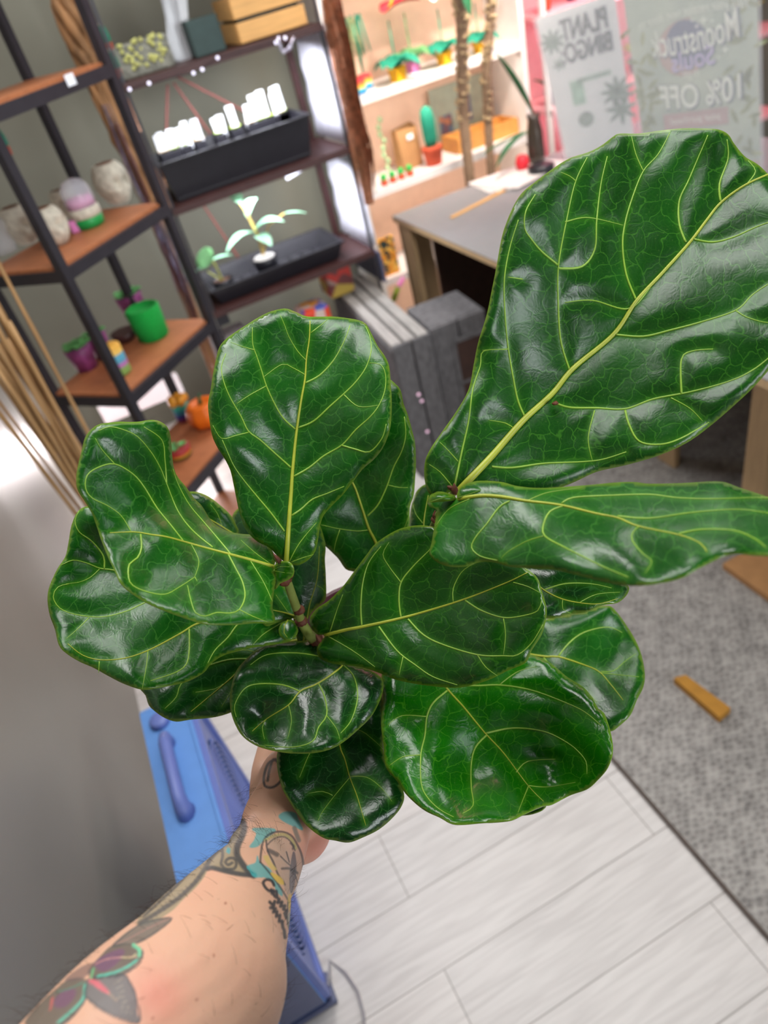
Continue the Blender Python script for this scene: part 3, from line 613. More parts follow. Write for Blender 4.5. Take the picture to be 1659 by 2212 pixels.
b = at(970, 405, y=2.9); tag(MB().lathe([(.03, 0), (.06, .02), (.07, .05), (.06, .08), (.02, .09)], flute=.05).build('orange_gourd', M['orange'], loc=(b[0], 2.94, .44), smooth=True), 'orange gourd on the low bookcase board behind the desk', 'gourd')
tag(MB().box(-.05, .05, -.01, .01, 0, .16).build('patterned_book', patch_mat('gold_print', [(222, 150, 50), (40, 60, 60), (240, 190, 90)], 60), loc=(at(820, 500, y=2.9)[0], 2.9, .44)), 'orange and dark patterned book beside the desk corner', 'book')
tag(MB().tube([at(850, 640, y=2.85), at(872, 600, y=2.85)], .010).build('pink_roll', M['pink'], smooth=True), 'pink roll lying beside the desk leg', 'roll')
tag(MB().tube([at(850, 650, y=2.8), at(860, 620, y=2.8)], .012).build('lime_roll', M['lime'], smooth=True), 'lime green roll lying beside the desk leg', 'roll')

# ------------------------------------------------------------------ pink lit propagation shelf behind the signs
PX0, PX1 = 1.95, 3.3
ps = thing('grow_rack', 'pink lit growing rack of seedlings behind the acrylic signs', 'shelf', ((PX0 + PX1) / 2, 2.98, 0)); op = ((PX0 + PX1) / 2, 2.98)
def bp(mb, name, m): mb.v = [(a - op[0], b - op[1], c) for a, b, c in mb.v]; return mb.build(name, m, ps)
for x in (PX0, PX1): bp(MB().box(x - .01, x + .01, 2.84, 2.86, 0, 2.0), 'post', M['white']); bp(MB().box(x - .01, x + .01, 3.1, 3.12, 0, 2.0), 'post', M['white'])
for z in (.5, .86, 1.2, 1.55): bp(MB().box(PX0, PX1, 2.84, 3.12, z - .02, z), 'shelf_board', M['pinkwall'])
bp(MB().box(PX0, PX1, 3.125, 3.135, 0, 2.0), 'back_sheet', M['pinkwall'])
glowp = mat('pink_tube', (255, 150, 170), .4, emit=5)
for z in (1.17, 1.51, .83): bp(MB().tube([(PX0 + .05, 2.93, z), (PX1 - .05, 2.93, z)], .012), 'grow_tube', glowp)
for i in range(16):
    x = PX0 + .07 + (i % 8) * .16; z = (.86, 1.2)[i // 8]
    t = thing('seedling_pot', 'leafy seedling in a small pot on the pink lit rack', 'potted plant', (x, 2.93 + .04 * (i % 2), z), i, 'seedlings on the pink lit rack')
    MB().lathe([(.02, 0), (.028, .04), (.03, .055), (.026, .057)], n=16).build('pot', M['teal'] if i % 3 == 1 else M['terracotta'] if i % 3 else M['purple'], t, smooth=True)
    m = MB(); [m.blade((0, 0, .055), (math.cos(k * 2.4), math.sin(k * 2.4), 1.2), .11, .035, .3, .3) for k in range(6)]; m.build('leaves', M['lime'] if i % 2 else M['darkgreen'], t, smooth=True)

# ------------------------------------------------------------------ desk
DX0, DX1, DY0, DY1, DZ = 1.08, 2.25, -.55, 2.66, .75
dk = thing('desk', 'grey-topped desk with pale plywood legs and a dark underside on the rug', 'desk', ((DX0 + DX1) / 2, (DY0 + DY1) / 2, 0)); od = ((DX0 + DX1) / 2, (DY0 + DY1) / 2)
def bd(mb, name, m): mb.v = [(a - od[0], b - od[1], c) for a, b, c in mb.v]; return mb.build(name, m, dk)
bd(MB().box(DX0, DX1, DY0, DY1, DZ - .003, DZ), 'desktop', M['desktop']); bd(MB().box(DX0, DX1, DY0, DY1, DZ - .022, DZ - .003), 'desktop_edge', M['ply'])
bd(MB().box(DX0 + .012, DX0 + .030, DY1 - .115, DY1 - .012, .008, DZ - .022), 'leg', M['ply']); bd(MB().box(DX0 + .012, DX0 + .13, DY1 - .03, DY1 - .012, .008, DZ - .022), 'leg_flange', M['ply'])
bd(MB().box(1.345, 1.375, 1.09, 1.16, .008, DZ - .022), 'leg', M['ply'])
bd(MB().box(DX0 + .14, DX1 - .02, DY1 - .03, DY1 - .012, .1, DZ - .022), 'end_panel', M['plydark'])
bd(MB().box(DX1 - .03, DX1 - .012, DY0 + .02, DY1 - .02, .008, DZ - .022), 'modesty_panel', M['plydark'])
bd(MB().box(DX0 + .34, DX0 + .36, 1.50, 1.58, .008, DZ - .022), 'inner_leg', M['ply'])
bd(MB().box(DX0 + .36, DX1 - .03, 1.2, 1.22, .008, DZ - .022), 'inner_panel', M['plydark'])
p = at(1630, 1235, z=0)
tag(MB().box(1.20, 1.34, .86, 1.07, .008, .03, .002).build('brown_board', M['kraft']), 'flat brown board lying on the rug under the desk', 'board')
# papers, stick, black thing on the desk
t = thing('paper_stack', 'stack of printed papers at the far end of the grey desktop', 'papers', (1.58, 2.58, DZ)); 
for k in range(4):
    o = MB().box(-.15, .15, -.10, .10, 0, .002).build('sheet', M['paper'], t, loc=(.01 * k, -.01 * k, .002 * k)); o.rotation_euler[2] = .12 * k - .1
a0, a1 = at(975, 472, z=DZ), at(1105, 405, z=DZ)
tag(MB().slab([a0 + [0, -.008, .001], a1 + [0, -.008, .001], a1 + [0, .008, .001], a0 + [0, .008, .001]], .005).build('wooden_ruler', M['lightwood']), 'thin pale wooden stick lying on the grey desktop', 'stick')
b = at(1170, 372, z=DZ); t = thing('tape_dispenser', 'small black rounded dispenser on the desk near the tilted poster', 'dispenser', (b[0], b[1], DZ), .4)
MB().lathe([(.04, 0), (.05, .008), (.05, .026), (.03, .034), (.01, .036)]).build('dispenser_body', M['blackp'], t, smooth=True); MB().box(.02, .075, -.014, .014, 0, .016, .003).build('dispenser_arm', M['blackp'], t)
b = at(1205, 320, y=2.5)
t = thing('dark_glass_vase', 'dark narrow vase holding green stems behind the tilted poster', 'vase', (1.72, 2.62, DZ))
MB().lathe([(.03, 0), (.034, .04), (.03, .12), (.022, .16), (.026, .18), (.02, .18)]).build('vase_body', mat('dark_glass', (60, 52, 44), .2), t, smooth=True)
m = MB(); m.blade((-.02, 0, .12), (-1, -.3, .25), .22, .03, .5, .2); m.blade((-.02, 0, .13), (-.8, .3, -.1), .2, .03, .1, .2); m.blade((0, 0, .18), (-.5, 0, 1), .3, .05, .1, .3); m.build('green_leaves', M['darkgreen'], t, smooth=True)
b = at(1178, 310, y=2.5); tag(MB().lathe([(.02, 0), (.028, .03), (.02, .055), (.008, .06)]).build('red_bottle', M['red'], loc=(1.64, 2.60, DZ), smooth=True), 'small red and pink bottle beside the dark vase', 'bottle')

# dracaena canes behind the desk
b0 = np.array([1.50, 2.755, 0])
t = thing('dracaena', 'tall plant with two bare ringed canes rising from a pot behind the desk', 'potted plant', b0)
for cane, r0 in (([(992, -40, 2.55), (998, 60, 2.62), (998, 160, 2.68), (1002, 260, 2.74), (1014, 380, 2.76)], .020), ([(1064, -40, 2.62), (1058, 60, 2.66), (1050, 160, 2.70), (1054, 260, 2.75), (1060, 360, 2.77)], .016)):
    rel = [at(a, b_, y=c) - b0 for a, b_, c in cane]; rel.append(np.array([rel[-1][0] * .5, 0, .18])); dense = []
    for i in range(len(rel) - 1):
        for k in range(9): dense.append(rel[i] + (rel[i + 1] - rel[i]) * k / 9)
    dense.append(rel[-1]); m = MB().tube(dense, [r0 * (1 + .12 * (i % 2)) for i in range(len(dense))], 12); m.build('cane', M['trunk'], t, smooth=True)
    m = MB()
    for i in range(90):
        s_ = random.random() ** 1.3 * 3.0; k = int(s_); c = rel[k] + (rel[k + 1] - rel[k]) * (s_ - k); a = random.random() * 6.28
        m.tube([c + np.array([math.cos(a), math.sin(a), 0]) * r0, c + np.array([math.cos(a), math.sin(a), 0]) * r0 * 1.3 + [0, 0, .006], c + np.array([math.cos(a + .9), math.sin(a + .9), 0]) * r0 * 1.1], [.004, .006, .003], 4)
    hr = m.build('husk_rings', M['husk'], t, smooth=True); hr['kind'] = 'stuff'
    if r0 > .018: MB().blade(rel[0] + np.array([.0, -.02, .03]), (0, -.2, -1), .13, .035, 0, .2, side=(1, 0, 0)).build('green_leaf', M['darkgreen'], t)
MB().lathe([(.06, 0), (.075, .1), (.085, .2), (.078, .2), (.07, .18)]).build('pot', M['stone'], t, smooth=True); MB().lathe([(.075, .178), (.05, .185)]).build('soil', M['soil'], t)

# ------------------------------------------------------------------ acrylic signs (seen from behind, so mirrored)
outl = mat('poster_outline_ink', (126, 132, 140), .7, var=.03)
def text_mesh(body, wid, hei, bold=0, shear=0):
    cu = bpy.data.curves.new('txt', 'FONT'); cu.body = body; cu.size = 1; cu.offset = bold; cu.shear = shear; cu.align_x = 'CENTER'; cu.align_y = 'CENTER'
    o = bpy.data.objects.new('txt', cu); COL.objects.link(o); dg = bpy.context.evaluated_depsgraph_get(); me = bpy.data.meshes.new_from_object(o.evaluated_get(dg)); bpy.data.objects.remove(o)
    xs = [v.co.x for v in me.vertices]; ys = [v.co.y for v in me.vertices]; x0, x1, y0, y1 = min(xs), max(xs), min(ys), max(ys)
    for v in me.vertices: v.co = Vector(((v.co.x - (x0 + x1) / 2) / (x1 - x0) * wid, (v.co.y - (y0 + y1) / 2) / (y1 - y0) * hei, 0))
    return me
def sign(label, A, B, ht, lean, paper, texts=(), extra=None, name='acrylic_sign', roll=0):
    A = np.array(A); B = np.array(B); wd = float(np.linalg.norm(B - A)); ux = (B - A) / wd; base = (A + B) / 2
    t = thing(name, label, 'sign', base, math.atan2(ux[1], ux[0])); t.rotation_euler[0] = lean; t.rotation_euler[1] = roll
    w2 = wd / 2
    MB().box(-w2, w2, -.001, .001, 0, ht).build('acrylic_sheet', M['glass'], t)
    MB().box(-w2 + .010, w2 - .010, .0045, .0055, .012, ht - .010).build('poster', paper, t)
    ft = MB().box(-w2, w2, .0, .07, -.0015, .0015).build('acrylic_foot', M['glass'], t); ft.rotation_euler[0] = -lean
    for (body, x, z, wf, hf, m, rot, bold, arc) in texts:
        me = text_mesh(body, wf * wd, hf, bold); R = Matrix.Rotation(rot, 4, 'Z')
        for v in me.vertices:
            c = v.co.copy(); c.y -= arc * (c.x / (wf * wd / 2)) ** 2; c = R @ c
            v.co = Vector((-c.x + x * wd, .0030, c.y + z))      # mirrored lettering: it is printed on the far face
        if hf > .04:
            m2 = me.copy(); me_b = link('lettering_outline', m2, outl, t); me_b.scale = (1, 1, 1)
            for v in m2.vertices: v.co = Vector(((v.co.x - x * wd) * 1.03 + x * wd + .003, .0033, (v.co.z - z) * 1.10 + z - .002))
        link('lettering', me, m, t)
    if extra: extra(t, wd)
    return t
ink = mat('faded_grey_ink', (112, 116, 114), .7, var=.03); cream = mat('cream_ink', (255, 252, 240), .6, var=.02); green_ink = mat('pale_mint_ink', (176, 206, 184), .7, var=.15, scale=30)
paperw = mat('white_poster', (240, 240, 238), .6, var=.03, scale=20)
def ex1(t, wd):
    pd = mat('faded_green_drawing', (158, 172, 160), .8, var=.2, scale=50)
    m = MB()
    for (x, z, n, L_) in ((-.33, .45, 9, .045), (-.30, .37, 6, .025), (.34, .22, 9, .06), (.36, .15, 7, .06)):
        for k in range(n): a = 6.28 * k / n + .2; m.blade((x * wd, .0036, z), (math.cos(a), 0, math.sin(a)), L_, L_ * .3, 0, 0, 4, side=(-math.sin(a), 0, math.cos(a)), th=.0002)
    m.add([(-.10 * wd + .028 * math.cos(a), .0036, .15 + .030 * math.sin(a)) for a in np.linspace(0, 6.28, 24, endpoint=False)], [tuple(range(24))])
    q_ = m.build('plant_drawings', pd, t)
    MB().box(-.12 * wd, .30 * wd, .0034, .0038, .286, .302).build('mint_bar', mat('mint_bar', (170, 190, 174), .7), t)
    MB().box(-.22 * wd, -.06 * wd, .0034, .0038, .21, .30).build('mint_patch', green_ink, t)
sA, sB = at(1218, 345, z=DZ + .004), at(1378, 322, z=DZ + .004)
sign('white PLANT BINGO poster in a clear acrylic stand, seen mirrored from behind', sA, sB, .545, .30, paperw,
     [('PLANT', .06, .475, .54, .066, ink, 0, .012, 0), ('BINGO:', .05, .398, .60, .062, ink, 0, .012, 0)], ex1, roll=-.10)
posterg = mat('dark_botanical_poster', (192, 202, 188), .6, var=.14, scale=9, col2=(212, 216, 196))
lil = mat('lilac_ink', (222, 204, 244), .6, var=.03); night = mat('night_blue_disc', (120, 122, 148), .6, var=.06, scale=20); moonc = mat('pale_moon', (206, 176, 166), .6, var=.04); rose = mat('dusty_rose_banner', (204, 172, 168), .6, var=.04)
def ex2(t, wd):
    cx, cz, R_ = -.06 * wd, .470, .062
    MB().add([(cx + R_ * math.cos(a), .0037, cz + R_ * 1.05 * math.sin(a)) for a in np.linspace(0, 2 * math.pi, 40, endpoint=False)], [tuple(range(40))]).build('night_disc', night, t)
    an = np.linspace(math.radians(75), math.radians(300), 30)
    outer = [(cx + R_ * math.cos(a), cz + R_ * 1.05 * math.sin(a)) for a in an]; inner = [(cx + .012 + (R_ * .86) * math.cos(a), cz + .012 + R_ * .9 * math.sin(a)) for a in an]; k = len(an)
    MB().add([(x, .0034, z) for x, z in outer + inner], [(i, i + 1, k + i + 1, k + i) for i in range(k - 1)]).build('moon_crescent', moonc, t)
    m = MB()
    for x, z, s in ((.10, .525, .012), (.05, .515, .007), (.24, .45, .011), (.19, .435, .006), (.02, .530, .006), (.16, .52, .006)):
        m.add([(x * wd, .0034, z + s), (x * wd + s * .2, .0034, z + s * .2), (x * wd + s, .0034, z), (x * wd + s * .2, .0034, z - s * .2), (x * wd, .0034, z - s), (x * wd - s * .2, .0034, z - s * .2), (x * wd - s, .0034, z), (x * wd - s * .2, .0034, z + s * .2)], [tuple(range(8))])
    m.build('stars', cream, t)
    MB().box(-.27 * wd, .24 * wd, .0032, .0034, .268, .312).build('rose_banner', rose, t); MB().box(.16 * wd, .46 * wd, .0032, .0036, .10, .16).build('rose_footer', rose, t)
    m = MB()
    for i in range(80):
        x = random.choice([-1, 1]) * random.uniform(.28, .45) * wd; a = random.random() * 6.28; m.blade((x, .0040, random.uniform(.08, .56)), (math.cos(a), 0, math.sin(a)), .035, .011, 0, 0, 3, side=(-math.sin(a), 0, math.cos(a)), th=.0002)
    m.build('leaf_pattern', mat('printed_leaves', (168, 172, 134), .7, var=.3), t)
rA, rB = at(1404, 470, z=DZ + .004), at(1652, 470, z=DZ + .004)
sign('green Moonstruck Souls discount poster in a clear acrylic stand, seen mirrored from behind', rA, rB, .62, .24, posterg,
     [('Take your receipt next door to', .02, .550, .80, .026, cream, 0, 0, .012), ('Moonstruck', .02, .490, .64, .064, cream, -.06, .006, -.01), ('Souls', 0, .443, .32, .046, lil, -.05, .004, 0), ('to get', -.02, .404, .13, .022, cream, 0, 0, 0),
      ('10% OFF', .03, .352, .62, .062, cream, 0, .014, -.008), ('your purchase!', -.02, .290, .40, .024, cream, 0, 0, 0)], ex2, roll=-.05)

# ------------------------------------------------------------------ grey crates beside the desk
def crate(label, cx_, cy_, hx, hy, z1, n, rz, mt):
    t = thing('wooden_crate', label, 'crate', (cx_, cy_, 0), rz); w_ = 2 * hx / n
    for k in range(n): MB().box(-hx + k * w_ + .005, -hx + (k + 1) * w_ - .005, -hy + .012, hy, z1 - .018, z1, .002).build('top_slat', mt, t)
    n2 = 2
    for k in range(n2): MB().box(-hx + k * 2 * hx / n2 + .003, -hx + (k + 1) * 2 * hx / n2 - .003, -hy, -hy + .012, 0, z1 - .002, .002).build('front_board', M['greywood2'], t)
    MB().box(-hx, -hx + .014, -hy + .012, hy, 0, z1 - .02).build('side_panel', M['greywood2'], t); MB().box(hx - .014, hx, -hy + .012, hy, 0, z1 - .02).build('side_panel', M['greywood2'], t)
    MB().box(-hx, hx, hy - .012, hy, 0, z1 - .02).build('back_panel', M['greywood2'], t); return t
crate('weathered grey wooden crate with three pale top slats beside the desk leg', .835, 2.40, .072, .36, .55, 3, -.085, M['greywood'])
t = crate('dark grey wooden crate with a framed opening, right of the slatted crate', .995, 2.16, .105, .11, .55, 1, -.085, M['greywood2'])
MB().box(-.02, .08, -.114, -.1105, .16, .47).build('opening', M['plydark'], t)  # dark sheet standing in for the shade inside the opening
m = MB()
for a in ((-.03, .09, -.117, -.1105, .47, .485), (-.035, -.02, -.117, -.1105, .12, .47), (-.03, .09, -.117, -.1105, .31, .32), (.08, .09, -.117, -.1105, .12, .47)): m.box(*a)
m.build('opening_frame', M['greywood2'], t)
for i, (px, py) in enumerate(((904, 852), (911, 866), (923, 932))):
    p = at(px, py, y=2.043); tag(MB().ball((0, 0, 0), .006).build('bead_highlight', mat('bead_highlight', (250, 200, 225), .3, emit=.4), loc=p, smooth=True), 'tiny bead glowing as a pink highlight in the gap between the dark crate boards', 'bead', 'beads with painted pink highlights in the crate gap')  # pink glow stands for the highlights on the shiny knots

# ------------------------------------------------------------------ blue box fan
fx0, fx1, fy0, fy1, fh = -.32, -.205, .635, 1.13, .50
fan = thing('box_fan', 'blue plastic box fan with a round dial and carry handle standing by the left wall', 'fan', ((fx0 + fx1) / 2, (fy0 + fy1) / 2, 0)); of = ((fx0 + fx1) / 2, (fy0 + fy1) / 2)
hx, hy = (fx1 - fx0) / 2, (fy1 - fy0) / 2
def rrect(y2, z0, z1, r, n=6):
    P = []
    for cy_, cz_, a0 in ((y2 - r, z1 - r, 0), (-y2 + r, z1 - r, 90), (-y2 + r, z0 + r, 180), (y2 - r, z0 + r, 270)):
        for k in range(n + 1): a = math.radians(a0 + 90 * k / n); P.append((cy_ + r * math.cos(a), cz_ + r * math.sin(a)))
    return P
def ringbox(x0, x1, P, Q):      # shell between outer P and inner Q profiles in the yz plane
    n = len(P); vs = [(x0, y, z) for y, z in P] + [(x1, y, z) for y, z in P] + [(x0, y, z) for y, z in Q] + [(x1, y, z) for y, z in Q]; fs = []
    for i in range(n):
        j = (i + 1) % n; fs += [(i, j, n + j, n + i), (2 * n + i, 3 * n + i, 3 * n + j, 2 * n + j), (n + i, n + j, 3 * n + j, 3 * n + i), (i, 2 * n + i, 2 * n + j, j)]
    return MB().add(vs, fs)
P = rrect(hy, .012, fh, .03); Q = rrect(hy - .018, .03, fh - .018, .03)
ringbox(-hx + .008, hx - .012, P, Q).build('housing', M['blue'], fan)
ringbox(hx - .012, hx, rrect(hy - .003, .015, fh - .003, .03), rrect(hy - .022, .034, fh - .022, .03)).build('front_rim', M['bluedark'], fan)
for s in (-1, 1): MB().box(-hx - .006, hx + .006, s * hy - (.06 if s > 0 else 0), s * hy + (0 if s > 0 else .06), 0, .016, .003).build('foot', M['grey'], fan)
m = MB(); cz = fh / 2
for r in np.arange(.03, .225, .0105):
    n = 64; m.tube([(hx - .004, r * math.cos(2 * math.pi * k / n), cz + r * math.sin(2 * math.pi * k / n)) for k in range(n + 1)], .0022, 5)
for k in range(8): a = k * math.pi / 4; m.tube([(hx - .005, .03 * math.cos(a), cz + .03 * math.sin(a)), (hx - .005, .226 * math.cos(a), cz + .226 * math.sin(a))], .003, 5)
m.lathe([(.001, 0), (.001, 0)], n=3)
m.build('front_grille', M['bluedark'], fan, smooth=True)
for s, lo in ((1, hx - .008), (-1, -hx + .006)):   # corner plates with a round opening
    n = 64; rr_ = .226; vs = []; fs = []
    sq = []
    for k in range(n):
        a = 2 * math.pi * k / n; c_, s_ = math.cos(a), math.sin(a); L_ = min((hy - .018) / max(abs(c_), 1e-6), (fh / 2 - .02) / max(abs(s_), 1e-6)); sq.append((c_ * L_, s_ * L_)); 
        vs += [(lo, rr_ * c_, cz + rr_ * s_), (lo, c_ * L_, cz + s_ * L_), (lo - .003, rr_ * c_, cz + rr_ * s_), (lo - .003, c_ * L_, cz + s_ * L_)]
    for k in range(n): j = (k + 1) % n; fs += [(4 * k, 4 * k + 1, 4 * j + 1, 4 * j), (4 * k + 2, 4 * j + 2, 4 * j + 3, 4 * k + 3), (4 * k, 4 * j, 4 * j + 2, 4 * k + 2)]
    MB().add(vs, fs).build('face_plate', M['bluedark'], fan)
m = MB()
for k in range(5): a = k * 2 * math.pi / 5; m.blade((0, 0, 0), (0, math.cos(a), math.sin(a)), .19, .13, 0, .2, side=(.5, -math.sin(a), math.cos(a)), shape=lambda t_: .5 + .5 * t_)
m.v = [(x, y, z + cz) for x, y, z in m.v]; m.build('fan_blades', mat('pale_blue_blade', (150, 170, 215), .4), fan, smooth=True)
MB().tube([(-.03, 0, cz), (.03, 0, cz)], .035, 20).build('motor_hub', M['grey'], fan, smooth=True)
MB().tube([(-hx + .02, 0, .02), (-hx + .02, 0, fh - .02)], .006, 8).build('motor_bracket', M['grey'], fan)
a0 = at(375, 1585, z=fh + .02); a1 = at(405, 1735, z=fh + .02)
ya_, yb_ = a0[1] - of[1], a1[1] - of[1]; hxm = -.008
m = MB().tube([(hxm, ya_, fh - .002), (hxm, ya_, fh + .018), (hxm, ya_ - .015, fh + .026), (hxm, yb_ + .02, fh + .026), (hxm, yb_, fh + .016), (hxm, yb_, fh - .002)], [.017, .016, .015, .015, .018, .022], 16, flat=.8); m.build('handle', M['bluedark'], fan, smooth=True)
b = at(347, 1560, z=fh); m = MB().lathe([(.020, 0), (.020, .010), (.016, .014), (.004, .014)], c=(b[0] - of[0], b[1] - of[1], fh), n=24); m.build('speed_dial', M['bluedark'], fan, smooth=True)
MB().box(-hx + .014, hx - .014, -hy - .0015, -hy + .002, .04, fh - .04, .001).build('end_panel', M['grey'], fan)  # grey sheet paints the shadow on the blue housing's near end
MB().box(hx - .018, hx - .011, -hy + .03, hy - .03, fh - .0005, fh + .003, .001).build('top_ridge', M['blue'], fan)
pts = [(fx1 - .03, fy0, .06), (-.15, .60, .03), (-.13, .56, .006), (-.12, .50, .004), (-.11, .44, .004), (-.12, .36, .004), (-.3, .2, .004)]
P3 = [at(712, 2075, z=.004), at(745, 2100, z=.004), at(772, 2140, z=.004), at(785, 2190, z=.004), at(790, 2260, z=.004)]
pts = [(fx1 + .0, fy0 + .03, .02)] + [tuple(p) for p in P3]
tag(MB().tube(pts, .0032, 8).build('power_cord', M['cord'], smooth=True), 'thin grey power cord curving over the white planks behind the blue fan', 'cord')

# ================================================================== the fiddle leaf fig
CR = {'A': (900, 260, .4575), 'B': (900, 1000, .4575), 'C': (430, 640, .3134), 'D': (80, 880, .3496), 'E': (480, 1180, .434), 'G': (560, 1160, .1447), 'P': (0, 0, 1)}
def K(c, pts): ox, oy, s = CR[c]; return [(ox + x * s, oy + y * s) for x, y in pts]
def smooth(pts, closed=True, step=6):
    P = np.array(pts, float); n = len(P); out = []
    for i in range(n if closed else n - 1):
        g = (lambda k: P[k % n]) if closed else (lambda k: P[min(max(k, 0), n - 1)])
        p0, p1, p2, p3 = g(i - 1), g(i), g(i + 1), g(i + 2); m = max(1, int(np.linalg.norm(p2 - p1) / step))
        for k in range(m):
            t = k / m; out.append(.5 * (2 * p1 + (p2 - p0) * t + (2 * p0 - 5 * p1 + 4 * p2 - p3) * t * t + (3 * p1 - p0 - 3 * p2 + p3) * t ** 3))
    if not closed: out.append(P[-1])
    return np.array(out)
class TPS:
    """smooth distance surface through a leaf's measured distances"""
    def __init__(s, pts, lam=.002):
        P = np.array(pts, float); s.X = P[:, :2] / 1000; d = P[:, 2]; n = len(d)
        Kk = s.U(s.X, s.X) + lam * np.eye(n) * .05; Pm = np.c_[np.ones(n), s.X]
        if n < 4: s.w = np.zeros(n); s.a = np.linalg.lstsq(Pm, d, rcond=None)[0]; return
        A = np.block([[Kk, Pm], [Pm.T, np.zeros((3, 3))]]); sol = np.linalg.lstsq(A, np.r_[d, 0, 0, 0], rcond=None)[0]; s.w = sol[:n]; s.a = sol[n:]
    def U(s, A, B):
        r2 = ((A[:, None, :] - B[None]) ** 2).sum(-1); return r2 * np.log(r2 + 1e-9) * .5
    def __call__(s, xy): x = np.atleast_2d(xy) / 1000; return s.U(x, s.X) @ s.w + np.c_[np.ones(len(x)), x] @ s.a
def segdist(P, polys):
    best = np.full(len(P), 1e9)
    for pl in polys:
        A, B = pl[:-1], pl[1:]
        for a, b in zip(A, B):
            ab = b - a; t = np.clip(((P - a) @ ab) / (ab @ ab + 1e-9), 0, 1); best = np.minimum(best, np.hypot(*(P - a - t[:, None] * ab).T))
    return best
def inside(P, poly):
    x, y = P[:, 0], P[:, 1]; r = np.zeros(len(P), bool); n = len(poly)
    for i in range(n):
        x0, y0 = poly[i]; x1, y1 = poly[(i + 1) % n]
        c = (y0 > y) != (y1 > y); r ^= c & (x < (x1 - x0) * (y - y0) / (y1 - y0 + 1e-12) + x0)
    return r
def unproj(xy, dep):
    v = np.c_[(xy[:, 0] - CX) / F, (xy[:, 1] - CY) / F, np.ones(len(xy))] * dep[:, None]; return v @ RW.T + CAM

